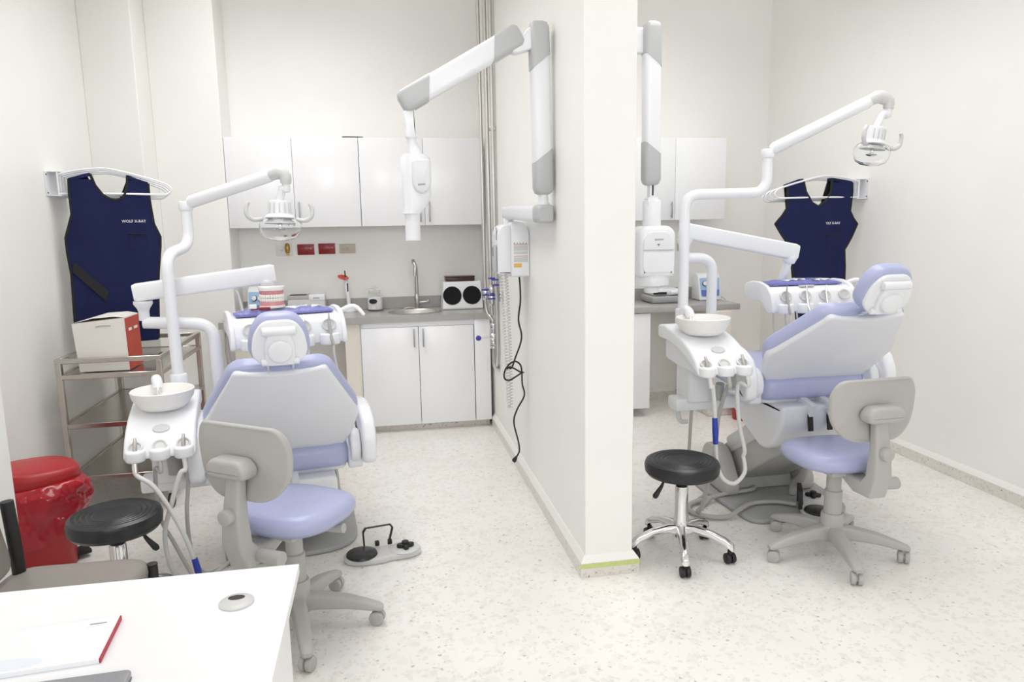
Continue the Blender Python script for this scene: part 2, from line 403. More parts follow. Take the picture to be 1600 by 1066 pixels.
def worktop(name, label, x0, x1, yf, cut=None):
    t = thing(name, label, 'counter', ((x0+x1)/2, (yf+YB)/2, 0.905))
    bm = MB()
    if cut:
        (cx, cy, rx, ry) = cut; n = 40
        ring = [(cx+rx*cos(2*pi*k/n), cy+ry*sin(2*pi*k/n)) for k in range(n)]
        outer = []
        for (a, b) in ring:   # project the ring on to the slab's outline
            dx, dy = a-cx, b-cy
            kx = ((x1-cx) if dx > 0 else (x0-cx))/dx if abs(dx) > 1e-9 else 1e9
            ky = ((YB-cy) if dy > 0 else (yf-cy))/dy if abs(dy) > 1e-9 else 1e9
            k = min(kx, ky); outer.append((cx+dx*k, cy+dy*k))
        # pull the nearest ring samples on to the corners
        for corner in ((x0, yf), (x1, yf), (x0, YB), (x1, YB)):
            i = min(range(n), key=lambda j: (outer[j][0]-corner[0])**2+(outer[j][1]-corner[1])**2); outer[i] = corner
        bm.loft([[(a, b, CT) for a, b in ring], [(a, b, CT) for a, b in outer], [(a, b, 0.905) for a, b in outer], [(a, b, 0.905) for a, b in ring]], closed=True)
    else:
        bm.bx(x0, x1, yf, YB, 0.905, CT, 0.003, 2)
    bm.build('slab', 'counter_grey', t, ang=30)
    MB().bx(x0, x1, YB-0.02, YB-0.001, CT, CT+0.10, 0.002, 1).build('upstand', 'counter_grey', t)
    return t
SX, SY = 0.28, 6.03
worktop('worktop', 'long grey worktop with upstand holding the sink in the left bay', -1.22, 0.866, 5.76, (SX, SY, 0.222, 0.172))
worktop('worktop', 'short grey worktop with free right end in the right bay', 1.163, 3.04, 5.73)
cabinet('base_cabinet', 'white base cabinet under the right-bay worktop beside the partition', 1.163, 2.238, 5.75, 6.34, 0.075, 0.90,
        [(1.163, 1.70, None), (1.70, 2.238, None)], (0.7, 0.85))
for lab, a, b, yf in (('cream masonry support at the left end of the long worktop', -1.13, -0.98, 5.84), ('cream masonry support left of the under-sink cabinet', -0.29, -0.168, 5.80)):
    tag(MB().bx(a, b, yf, 6.355, 0.0, 0.904, 0.004, 1).build('counter_support', 'wall_cream'), lab, 'support')
t = thing('counter_support', 'cream masonry support with skirting at the end of the right worktop', 'support', (2.86, 6.0, 0))
MB().bx(2.745, 2.925, 5.66, 6.355, 0.0, 0.904, 0.004, 1).build('pillar', 'wall_cream', t)
MB().bx(2.72, 2.95, 5.635, 6.355, 0.0, 0.085, 0.006, 1).build('skirting', 'skirting_terrazzo', t)
MB().bx(2.72, 2.95, 5.635, 6.355, 0.0855, 0.105, 0.008, 2).build('skirting_cap', 'skirting_top', t)

# sink and tap
t = thing('sink', 'oval stainless steel sink bowl set into the grey worktop', 'sink', (SX, SY, 0.80))
prof = [(1.045, CT+0.001), (1.05, CT+0.004), (1.02, CT+0.005), (0.985, CT-0.004), (0.96, 0.90), (0.85, 0.83), (0.5, 0.812), (0.12, 0.808)]
MB().loft([[(SX+0.215*r*cos(2*pi*k/40), SY+0.165*r*sin(2*pi*k/40), z) for k in range(40)] for r, z in prof], False, True).build('bowl', 'steel', t)
MB().cyl((SX, SY, 0.809), (SX, SY, 0.815), 0.026, n=20, bev=0.002).build('drain', 'chrome', t)
t = thing('tap', 'tall swan-neck steel tap with side lever behind the sink', 'tap', (0.31, 6.25, CT))
b = [V(0.31, 6.25, CT), V(0.31, 6.25, 1.30)] + [V(0.31-0.045*sin(a)*0.55-0.0, 6.25-0.055+0.055*cos(a), 1.30+0.07*sin(a)) for a in [pi*k/10 for k in range(1, 10)]] + [V(0.296, 6.14, 1.30), V(0.292, 6.14, 1.245)]
MB().tube(b, 0.016, 14).build('spout', 'steel', t)
MB().cyl((0.31, 6.25, CT), (0.31, 6.25, CT+0.13), 0.02, n=20, bev=0.003).cyl((0.31, 6.25, CT), (0.31, 6.25, CT+0.008), 0.03, n=20).build('body', 'steel', t)
MB().cyl((0.33, 6.25, CT+0.055), (0.405, 6.24, CT+0.06), 0.011, n=12, bev=0.002).cyl((0.405, 6.24, CT+0.05), (0.405, 6.24, CT+0.075), 0.012, n=12, bev=0.002).build('lever', 'steel', t)
MB().tube([(0.29, 6.25, CT+0.005), (0.24, 6.24, CT+0.012), (0.20, 6.235, CT+0.006)], 0.008, 8, 3).build('flange_arm', 'steel', t)

# wall plates
def plate(name, label, cat, x0, x1, z0, z1, m, extra, group=None):
    y = YB
    t = thing(name, label, cat, ((x0+x1)/2, y-0.004, (z0+z1)/2), 0, group)
    MB().box(((x0+x1)/2, y-0.004, (z0+z1)/2), (x1-x0, 0.008, z1-z0), 0.003, 2).build('face', m, t)
    extra(t, (x0+x1)/2, (z0+z1)/2)
    return t
def ex_white(t, cx, cz):
    MB().box((cx-0.022, YB-0.009, cz), (0.035, 0.003, 0.05), 0.001, 1).build('socket', 'plate_white', t)
    mb = MB()
    for dx, dz in ((-0.029, 0.006), (-0.016, 0.006), (-0.022, -0.010)): mb.box((cx+dx, YB-0.0108, cz+dz), (0.003, 0.001, 0.008))
    mb.build('slot', 'dark', t)
def ex_red(t, cx, cz):
    MB().box((cx, YB-0.010, cz), (0.10, 0.005, 0.055), 0.002, 2).build('rocker', 'plate_red', t)
    MB().ell((cx+0.045, YB-0.013, cz+0.008), (0.004, 0.002, 0.004), n=10, m=6).build('pilot_lamp', 'plate_white', t)
def ex_beige(t, cx, cz):
    MB().lathe([(0.021, 0), (0.021, 0.003), (0.017, 0.004), (0.001, 0.004)], (cx, YB-0.0085, cz), 20, Matrix.Rotation(pi/2, 3, 'X')).build('socket', 'plate_beige', t)
    mb = MB()
    for dx, dz in ((-0.006, 0.006), (0.006, 0.005), (0.0, -0.008)): mb.box((cx+dx, YB-0.0128, cz+dz), (0.004, 0.001, 0.007))
    mb.cyl((cx-0.034, YB-0.0075, cz), (cx-0.034, YB-0.0088, cz), 0.003, n=8).build('slot', 'dark', t)
plate('socket_plate', 'white wall socket plate behind the dental lamp', 'socket', -0.842, -0.706, 1.428, 1.515, 'plate_white', ex_white)
plate('switch_plate', 'dark red wall plate next to the white socket', 'switch', -0.668, -0.530, 1.433, 1.523, 'plate_red', ex_red, 'dark red wall plates')
plate('switch_plate', 'dark red wall plate next to the beige socket', 'switch', -0.496, -0.358, 1.437, 1.526, 'plate_red', ex_red, 'dark red wall plates')
plate('socket_plate', 'beige single wall socket plate to the right of the red plates', 'socket', -0.323, -0.190, 1.440, 1.518, 'plate_beige', ex_beige)
plate('socket_plate', 'beige wall socket plate in the right bay', 'socket', 2.722, 2.842, 1.392, 1.474, 'plate_beige', ex_beige)
plate('switch_plate', 'dark red wall plate in the right bay beside the x-ray head', 'switch', 2.556, 2.678, 1.392, 1.478, 'plate_red', ex_red)
t = thing('plug_adapter', 'gold and green plug adapter hanging in the white socket', 'plug', (-0.745, YB-0.01, 1.46))
MB().lathe([(0.008, -0.035), (0.018, -0.025), (0.022, 0.01), (0.018, 0.04), (0.008, 0.05)], (-0.745, YB-0.03, 1.485), 14).build('body', 'brass', t)
MB().lathe([(0.010, -0.012), (0.012, 0.0), (0.006, 0.008)], (-0.742, YB-0.03, 1.446), 12).build('tip', 'label_yellow', t)
MB().cyl((-0.745, YB-0.009, 1.485), (-0.745, YB-0.02, 1.485), 0.008, n=8).build('pin', 'steel', t)

# ------------------------------------------------------------------ dental units
def holder_scallops(x0, x1, yfront, zt, n, depth):
    """front lip outline (x,y) with n rounded tongues between x0 and x1, for the instrument rests"""
    pts = []; w = (x1-x0)/n
    for i in range(n):
        a = x0+i*w
        for k in range(9):
            t = k/8; pts.append((a+w*(0.06+0.88*t), yfront - depth*sin(pi*t)**0.6 if 0 < t < 1 else yfront))
    return pts

def dental_unit(label, hinge, a, rec, light_pts, lamp, tray, tray_arm, tubes, head_tilt=0.0, cdx=0.0):
    hx, hy, hz = hinge; ca, sa = cos(a), sin(a)
    def T(p): return Vector((hx+ca*p[0]-sa*p[1], hy+sa*p[0]+ca*p[1], hz+p[2]))
    sr, cr = sin(rec), cos(rec)
    def B(u, v, n): return T((u, -v*sr-n*cr, v*cr-n*sr))   # on the reclined back: u across, v up the back, n out to the rear
    fl = -hz                                               # the floor in unit coordinates
    base = T((0, 0.45, fl))
    t = thing('dental_chair', label, 'dental chair', (base.x, base.y, 0))
    P = lambda name, m, mb, parent=t, **k: mb.build(name, m, parent, **k)
    fyz = lambda p, q, d: T((d, p, q))
    # --- base
    o = round_poly([(-0.31, -0.015), (0.34, -0.015), (0.37, 0.55), (0.30, 1.10), (-0.30, 1.10), (-0.36, 0.55)], [0.10, 0.22, 0.1, 0.15, 0.15, 0.1], 6)
    P('base_plate', 'plastic_midgrey', MB().prism(o, fl+0.0, fl+0.028, lambda p, q, d: T((p, q, d)), 0.012))
    br = [(0.34, fl+0.028), (0.34, fl+0.11), (0.40, fl+0.20), (0.47, fl+0.28), (0.56, fl+0.30), (0.66, fl+0.28), (0.70, fl+0.20), (0.70, fl+0.028)]
    for s in (-1, 1):
        P('base_bracket', 'plastic_grey', MB().prism(round_poly(br, 0.05, 3), s*0.20, s*0.29, fyz, 0.018))
    P('base_core', 'plastic_midgrey', MB().prism(round_poly([(0.42, fl+0.028), (0.68, fl+0.028), (0.66, fl+0.22), (0.50, fl+0.24)], 0.03, 3), -0.195, 0.195, fyz, 0.01))
    # --- lifting arm: a thick slanted box from the bracket up to the seat housing
    y0, z0, y1, z1 = 0.56, fl+0.16, -0.0, -0.30
    d = Vector((y1-y0, z1-z0)).normalized(); nn = Vector((-d.y, d.x))
    if nn.y < 0: nn = -nn
    A = Vector((y0, z0)); Bq = Vector((y1, z1)); th = 0.125
    quad = [A-nn*th*0.9-d*0.02, Bq-nn*th*0.8, Bq+nn*th*0.9, A+nn*th-d*0.05]
    P('lift_arm', 'plastic_grey', MB().prism(round_poly([tuple(q) for q in quad], 0.03, 3), -0.175, 0.175, fyz, 0.015))
    quad2 = [A+nn*0.045+d*0.05, Bq+nn*0.03, Bq+nn*th*1.15, A+nn*th*1.2+d*0.08]
    P('arm_cover', 'plastic_pale', MB().prism(round_poly([tuple(q) for q in quad2], 0.02, 3), -0.187, 0.187, fyz, 0.012))
    # strut under the arm
    P('strut', 'plastic_grey', MB().tube([T((0.12, 0.30, fl+0.03)), T((0.12, 0.29, fl+0.10)), T((0.12, 0.20, fl+0.20)), T((0.12, 0.16, -0.33))], 0.026, 10, 3))
    # --- seat housing (white) with the two slots
    ho = [(-0.13, -0.115), (0.62, -0.115), (0.50, -0.20), (0.22, -0.34), (0.08, -0.40), (-0.02, -0.37), (-0.125, -0.225)]
    hs = P('seat_housing', 'plastic_shell', MB().prism(round_poly(ho, [0.02, 0.02, 0.1, 0.1, 0.05, 0.05, 0.05], 4), -0.235, 0.235, fyz, 0.025))
    for u in (-0.075, 0.035):
        P('slot', 'dark', MB().box(T((u, -0.137, -0.195)), (0.024, 0.014, 0.105), rot=Matrix.Rotation(a, 3, 'Z') @ Matrix.Rotation(-0.16, 3, 'X')), hs)
        pth = [B(u, 0.0, 0.03), B(u, -0.085, 0.032), T((u, -0.165, -0.125)), T((u, -0.135, -0.155))]
        mb = MB(); w = 0.016
        ex = Vector((ca, sa, 0)); lo = []
        for i, p in enumerate(pth):
            tt = (Vector(pth[min(i+1, 3)])-Vector(pth[max(i-1, 0)])).normalized(); wv = tt.cross(ex).normalized()*0.02
            lo.append([p-ex*w-wv, p+ex*w-wv, p+ex*w+wv, p-ex*w+wv])
        P('link_bar', 'plastic_shell', mb.loft(lo), t)
    P('seat_frame', 'plastic_shell', MB().prism(round_poly([(-0.30, -0.03), (0.30, -0.03), (0.29, 0.62), (0.25, 1.10), (-0.25, 1.10), (-0.29, 0.62)], 0.08, 4), -0.118, -0.082, lambda p, q, dd: T((p, q, dd)), 0.012))
    # --- seat cushion: loft along the patient's legs
    loops = []
    for (y, hw, zt, zb) in ((-0.075, 0.20, -0.01, -0.055), (-0.065, 0.265, 0.015, -0.085), (-0.03, 0.30, 0.03, -0.098), (0.10, 0.315, 0.015, -0.098), (0.30, 0.31, 0.01, -0.095),
                            (0.55, 0.29, 0.045, -0.09), (0.70, 0.27, 0.035, -0.085), (0.95, 0.245, -0.015, -0.09), (1.15, 0.22, -0.05, -0.09), (1.20, 0.17, -0.06, -0.085)):
        ol = round_poly([(-hw, zb), (hw, zb), (hw, zt), (-hw, zt)], min(0.045, (zt-zb)*0.45), 3)
        loops.append([T((p, y, q)) for p, q in ol])
    P('seat_cushion', 'vinyl_lavender', MB().loft(loops), ang=60)
    # --- back
    pad = round_poly([(-0.17, -0.02), (0.17, -0.02), (0.30, 0.10), (0.362, 0.255), (0.205, 0.614), (-0.205, 0.614), (-0.362, 0.255), (-0.30, 0.10)], [0.05, 0.05, 0.04, 0.05, 0.07, 0.07, 0.05, 0.04], 5)
    P('back_cushion', 'vinyl_lavender', MB().prism(pad, -0.052, 0.026, lambda p, q, d_: B(p, q, d_ + 0.05*(abs(p)/0.36)**2*(-1)), 0.026, 4), ang=60)
    sh = round_poly([(0.0, -0.085), (0.20, -0.055), (0.315, 0.06), (0.355, 0.240), (0.194, 0.596), (0.0, 0.582), (-0.194, 0.596), (-0.355, 0.240), (-0.315, 0.06), (-0.20, -0.055)], [0.1, 0.08, 0.08, 0.03, 0.025, 0.12, 0.025, 0.03, 0.08, 0.08], 5)
    P('back_shell', 'plastic_shell', MB().prism(sh, 0.004, 0.046, lambda p, q, d_: B(p, q, d_ + 0.05*(abs(p)/0.36)**2*(-1)), 0.012), ang=50)
    # --- headrest
    ht = head_tilt; ch, s_h = cos(ht), sin(ht)
    hv, hn = 0.765, 0.015
    def H(u, v, n): return B(u, hv + v*ch + n*s_h, hn - v*s_h + n*ch)
    hp = round_poly([(-0.075, -0.115), (0.075, -0.115), (0.132, -0.055), (0.118, 0.05), (0.07, 0.115), (-0.07, 0.115), (-0.118, 0.05), (-0.132, -0.055)], 0.06, 4)
    hr = P('headrest_cushion', 'vinyl_lavender', MB().prism(hp, -0.075, 0.012, H, 0.03, 4), ang=60)
    hp2 = offset_poly([(p, q-0.008) for p, q in hp], -0.014)
    P('headrest_shell', 'plastic_white', MB().prism(hp2, 0.0, 0.026, H, 0.008), hr)
    P('headrest_bar', 'plastic_white', MB().cyl(H(-0.068, 0.052, 0.04), H(0.068, 0.052, 0.04), 0.019, n=16, bev=0.004), hr)
    P('headrest_bracket', 'plastic_white', MB().prism(round_poly([(-0.045, 0.045), (0.045, 0.045), (0.062, -0.02), (0.06, -0.10), (-0.06, -0.10), (-0.062, -0.02)], 0.015, 3), 0.02, 0.045, H, 0.006), hr)
    P('headrest_knob', 'plastic_white', MB().prism(circ(0.0, -0.035, 0.05, 24), 0.03, 0.064, H, 0.01), hr)
    for u in (-0.052, 0.052):
        P('headrest_rod', 'chrome', MB().cyl(H(u, -0.09, 0.032), B(u, 0.57, 0.0), 0.0075, n=10), t)
        P('rod_clamp', 'plastic_white', MB().cyl(H(u*1.25-0.012, -0.085, 0.035), H(u*1.25+0.012, -0.085, 0.035), 0.015, n=12, bev=0.003), hr)
    # --- armrests
    for s in (-1, 1):
        ao = [(-0.12, -0.06), (-0.085, -0.085), (-0.02, -0.085), (0.05, 0.03), (0.14, 0.08), (0.40, 0.10), (0.43, 0.15), (0.20, 0.19), (0.03, 0.185), (-0.075, 0.14), (-0.125, 0.05)]
        ar = P('armrest', 'plastic_white', MB().prism(round_poly(ao, 0.035, 3), s*0.365, s*0.435, fyz, 0.02))
        P('arm_support', 'plastic_shell', MB().prism(round_poly([(-0.045, -0.115), (0.09, -0.115), (0.10, 0.0), (-0.03, -0.01)], 0.02, 3), s*0.30, s*0.372, fyz, 0.010), ar)
        P('pivot_disc', 'plastic_pale', MB().prism(circ(0.02, 0.02, 0.062, 24), s*0.385, s*0.447, fyz, 0.01), ar)
    for s in (-1, 1):
        P('hinge_cover', 'plastic_white', MB().prism(circ(0.0, -0.005, 0.085, 24), s*0.312, s*0.362, fyz, 0.012))
    # --- cuspidor side box
    x0, x1 = -0.70+cdx, -0.405+cdx
    top = [(0.33, 0.215), (0.33, 0.285), (0.25, 0.292), (0.12, 0.272), (0.0, 0.245), (-0.09, 0.21), (-0.15, 0.172), (-0.195, 0.125), (-0.205, 0.095), (-0.175, 0.09), (-0.12, 0.125), (-0.05, 0.155), (0.08, 0.195), (0.2, 0.212)]
    cb = P('cuspidor_cover', 'plastic_white', MB().prism(round_poly(top, 0.012, 2), x0, x1, fyz, 0.014))
    und = [(0.29, 0.10), (0.29, 0.22), (0.05, 0.21), (-0.15, 0.12), (-0.14, 0.075), (0.0, 0.085), (0.12, 0.085)]
    P('cuspidor_body', 'plastic_shell', MB().prism(round_poly(und, 0.02, 2), x0+0.03, x1-0.03, fyz, 0.012), cb)
    P('oval_badge', 'label_grey', MB().prism(circ(-0.55+cdx, -0.105, 0.036, 24, 0.020), 0, 0.004, lambda p, q, dd: T((p, q, 0.205+(q+0.10)*0.62+dd))), cb)
    for i in range(3):
        xx = x0+0.05+i*0.098
        P('holder_tongue', 'plastic_white', MB().prism(round_poly([(xx-0.042, -0.165), (xx-0.042, -0.215), (xx-0.02, -0.242), (xx+0.02, -0.242), (xx+0.042, -0.215), (xx+0.042, -0.165)], 0.02, 3), 0.088, 0.138, lambda p, q, dd: T((p, q, dd)), 0.010), cb)
        P('holder_cup', 'plastic_pale', MB().lathe([(0.028, 0.0), (0.030, 0.004), (0.024, 0.006), (0.018, -0.001), (0.002, -0.002)], T((xx, -0.182, 0.146)), 20, Matrix.Rotation(a, 3, 'Z') @ Matrix.Rotation(0.62, 3, 'X')), cb)
    P('support_column', 'plastic_shell', MB().prism(round_poly([(-0.63+cdx, 0.05), (-0.49+cdx, 0.05), (-0.49+cdx, 0.24), (-0.63+cdx, 0.24)], 0.03, 3), -0.11, 0.12, lambda p, q, dd: T((p, q, dd)), 0.01))
    P('support_bracket', 'plastic_shell', MB().box(T((-0.44+cdx, 0.14, -0.125)), (0.50, 0.12, 0.07), 0.012, 2, rz=a))
    # bowl, spout, light pole socket
    bc = T((-0.553+cdx, 0.07, 0.262))
    bp = [(0.06, -0.005), (0.095, 0.0), (0.112, 0.018), (0.118, 0.028), (0.135, 0.052), (0.141, 0.085), (0.137, 0.089), (0.132, 0.082), (0.118, 0.045), (0.07, 0.022), (0.02, 0.014)]
    P('cuspidor_bowl', 'plaster', MB().lathe(bp, bc, 40), t)
    sp = T((-0.60+cdx, 0.225, 0.28))
    spd = (T((-0.575+cdx, 0.13, 0.28))-sp)
    P('spout', 'plastic_white', MB().tube([sp, sp+V(0, 0, 0.06), sp+spd*0.05+V(0, 0, 0.085), sp+spd*0.35+V(0, 0, 0.098), sp+spd*0.6+V(0, 0, 0.08), sp+spd*0.68+V(0, 0, 0.06)], [0.02, 0.02, 0.021, 0.023, 0.024, 0.022], 14, 3))
    P('spout_tip', 'chrome', MB().tube([sp+spd*0.66+V(0, 0, 0.066), sp+spd*0.70+V(0, 0, 0.045), sp+spd*0.72+V(0, 0, 0.028)], 0.009, 10, 2))
    lp = light_pts
    P('pole_socket', 'plastic_white', MB().cyl((lp[0][0], lp[0][1], T((0, 0, 0.27)).z), (lp[0][0], lp[0][1], T((0, 0, 0.37)).z), 0.042, n=20, bev=0.01))
    P('light_pole', 'plastic_white', MB().tube(bend_path(lp, 0.085, 8), 0.0285, 16))
    # --- operating light
    e0 = Vector(lp[-1]); e1 = Vector(lamp['elbow']); L = Vector(lamp['pos'])
    P('light_joint', 'plastic_white', MB().cyl(e0-V(0, 0, 0.01), e0+V(0, 0, 0.04), 0.036, n=18, bev=0.008))
    ad = (e1-e0).normalized(); s0 = e0+V(0, 0, 0.025)+ad*0.02
    P('light_arm', 'plastic_white', MB().tube([s0, s0+ad*0.02, e1-ad*0.05, e1-ad*0.02], [0.024, 0.033, 0.033, 0.026], 16))
    e2 = Vector(lamp['drop'])
    P('arm_elbow', 'plastic_pale', MB().tube([e1-ad*0.06, e1, (e1+e2)/2+V(0, 0, 0.01), e2+V(0, 0, 0.0), e2-V(0, 0, 0.035)], [0.026, 0.034, 0.034, 0.030, 0.026], 16, 3))
    top_l = L+Vector(lamp['up'])*0.115
    P('lamp_stem', 'plastic_white', MB().tube([e2-V(0, 0, 0.02), e2-V(0, 0, 0.07), (e2+top_l)/2+(e2-top_l)*0.05, top_l], 0.019, 12, 4))
    zz = Vector(lamp['up']).normalized(); fc = Vector(lamp['face']); fc = (fc-zz*fc.dot(zz)).normalized(); xx = fc.cross(zz)
    RM = Matrix((xx, fc, zz)).transposed()
    lh = P('lamp_housing', 'plastic_white', MB().lathe([(0.035, 0.125), (0.048, 0.118), (0.050, 0.055), (0.060, 0.046), (0.064, 0.036), (0.050, 0.030)], L, 28, RM, 1.15, 0.9))
    for k in range(5):
        th2 = -0.9+0.45*k; q = Vector((0.0545*sin(th2)*1.12, 0.0505*cos(th2)*0.9, 0.085)); 
        P('vent_rib', 'plastic_pale', MB().box(L+RM @ q, (0.006, 0.006, 0.05), 0.0015, 1, rot=RM), lh)
    # clear reflector shell
    P('lens', 'lens_clear', MB().lathe([(0.060, 0.042), (0.090, 0.028), (0.104, 0.0), (0.102, -0.03), (0.086, -0.060), (0.052, -0.077), (0.001, -0.082), (0.001, -0.078), (0.050, -0.073), (0.083, -0.057), (0.098, -0.029), (0.100, 0.0), (0.087, 0.024), (0.060, 0.038)], L, 36, RM, 1.0, 0.82, cap0=False, cap1=False), lh)
    P('reflector', 'plastic_pale', MB().lathe([(0.058, 0.028), (0.075, 0.012), (0.078, 0.006), (0.070, 0.010), (0.03, 0.022)], L, 28, RM, 1.0, 0.75, cap0=False, cap1=True), lh)
    P('bulb', 'chrome', MB().cyl(L+RM @ V(0, 0, 0.02), L+RM @ V(0, 0, -0.025), 0.011, n=12, bev=0.003).lathe([(0.028, -0.02), (0.030, -0.024), (0.012, -0.03)], L, 16, RM), lh)
    for s in (-1, 1):
        hpth = [(0.085, 0.02, 0.028), (0.125, 0.04, 0.022), (0.155, 0.05, 0.045), (0.158, 0.05, 0.085), (0.145, 0.05, 0.108)]
        P('lamp_handle', 'plastic_pale', MB().tube([L+RM @ V(s*p, q, r) for p, q, r in hpth], [0.010, 0.0115, 0.0115, 0.0105, 0.009], 10, 4), lh)
    # --- tray arm
    P('tray_tube', 'plastic_white', MB().tube(bend_path(tray_arm['tube'], 0.09, 8), 0.031, 16))
    b0 = Vector(tray_arm['b0']); b1 = Vector(tray_arm['b1'])
    bd = (b1-b0).normalized(); sd = Vector((-bd.y, bd.x, 0)).normalized(); ud = bd.cross(sd); ud = ud if ud.z > 0 else -ud
    ends = [(0.0, 0.040), (0.02, 0.046), (0.97, 0.050), (1.0, 0.043)]
    lo = []
    for tt, hh in ends:
        c = b0+(b1-b0)*tt; sec = round_poly([(-0.036, -hh), (0.036, -hh), (0.036, hh), (-0.036, hh)], 0.014, 3)
        lo.append([c+sd*p+ud*q for p, q in sec])
    P('tray_beam', 'plastic_white', MB().loft(lo))
    pc = Vector(tray_arm['post'])
    P('beam_post', 'plastic_white', MB().lathe([(0.026, 0.0), (0.026, pc.z*0+0.045), (0.03, 0.06), (0.046, 0.085), (0.046, 0.10)], (pc.x, pc.y, tray_arm['tube'][-1][2]+0.012), 20))
    # --- instrument tray
    tx, ty, tz = tray['pos']; tr = tray['rot']; ct, st = cos(tr), sin(tr); W = tray['w']/2
    def TT(p): return Vector((tx+ct*p[0]-st*p[1], ty+st*p[0]+ct*p[1], tz+p[2]))
    P('tray_post', 'plastic_white', MB().cyl(b1+bd*-0.045-V(0, 0, 0.03), TT((tray['px'], 0.136, -0.01)), 0.027, n=16, bev=0.004).lathe([(0.042, 0.02), (0.046, 0.0), (0.03, -0.03)], b1-bd*0.045-V(0, 0, 0.05), 18))
    prof_o = [(0.15, 0.0), (-0.02, 0.002), (-0.09, -0.005), (-0.135, -0.03), (-0.155, -0.08), (-0.16, -0.145), (-0.13, -0.150), (-0.05, -0.085), (0.13, -0.075), (0.16, -0.05)]
    fT = lambda p, q, dd: TT((dd, p, q))
    body = P('tray_body', 'plastic_white', MB().prism(round_poly(prof_o, 0.012, 2), -W+0.022, W-0.022, fT, 0.006))
    pe = [(0.16, 0.006), (0.08, 0.028), (-0.02, 0.028), (-0.10, 0.008), (-0.15, -0.04), (-0.172, -0.10), (-0.175, -0.152), (-0.12, -0.155), (-0.05, -0.095), (0.13, -0.085), (0.17, -0.05)]
    for s in (-1, 1):
        P('tray_end', 'plastic_white', MB().prism(round_poly(pe, 0.02, 3), s*(W-0.025), s*W, fT, 0.008), body)
    P('tray_lip', 'plastic_pale', MB().box(TT((-0.02, -0.094, 0.0)), (0.10, 0.022, 0.01), 0.003, 2, rz=tr), body)
    nh = 4
    for i in range(nh):
        u = -W+0.10+i*(2*W-0.19)/(nh-1)
        RZ = Matrix.Rotation(tr, 3, 'Z') @ Matrix.Rotation(radians(66), 3, 'X')
        P('holder_cup', 'plastic_pale', MB().lathe([(0.036, 0.0), (0.038, 0.005), (0.032, 0.008), (0.022, 0.0), (0.002, -0.002)], TT((u, -0.150, -0.055)), 22, RZ, 1.0, 0.9), body)
        P('holder_tongue', 'plastic_white', MB().prism(round_poly([(u-0.052, -0.12), (u-0.052, -0.172), (u-0.028, -0.19), (u+0.028, -0.19), (u+0.052, -0.172), (u+0.052, -0.12)], 0.018, 3), -0.158, -0.098, lambda p, q, dd: TT((p, q, dd)), 0.01), body)
    P('tray_handle', 'plastic_white', MB().tube([TT((W-0.02, -0.02, -0.01)), TT((W+0.05, -0.04, 0.02)), TT((W+0.085, -0.06, 0.015)), TT((W+0.115, -0.09, -0.025))], [0.012, 0.014, 0.013, 0.009], 10, 4), body)
    for k, (i, kind) in enumerate(tray['tools']):
        u = -W+0.10+i*(2*W-0.19)/(nh-1)
        q0 = TT((u, -0.160, -0.035)); q1 = TT((u, -0.185, -0.115)); q2 = TT((u+0.01, -0.195, -0.16))
        h = P('handpiece', 'chrome' if kind == 'metal' else 'hose_grey', MB().tube([q0+V(0, 0, 0.045), q0+V(0, 0, 0.04), q0, q1, q2], [0.002, 0.003, 0.007, 0.010, 0.008], 10), t)
        dn = tray['hang']
        P('handpiece_hose', 'hose_pale', MB().tube([q2, q2+V(0.0, 0.0, -0.05), q2+V(0.015, 0.03, -dn*0.6), q2+V(0.05, 0.10, -dn), TT((u*0.7, 0.05, -0.30)), TT((u*0.6, 0.10, -0.10))], 0.0055, 8, 6), h)
    # --- suction and syringe hoses hanging from the side box
    for name, m, hi, pts, r in tubes:
        if hi is not None:
            q = x0+0.05+hi*0.098; pts = [T((q, -0.225, 0.10)), T((q+0.003, -0.240, 0.04))] + list(pts)
        P(name, m, MB().tube(pts, r, 10, 6))
    for i in (0, 2):
        xx2 = x0+0.05+i*0.098
        P('hose_tip', 'steel', MB().tube([T((xx2, -0.17, 0.185)), T((xx2, -0.19, 0.16)), T((xx2, -0.225, 0.10)), T((xx2+0.003, -0.240, 0.04))], [0.006, 0.009, 0.010, 0.009], 10), t)
    return t, T, TT

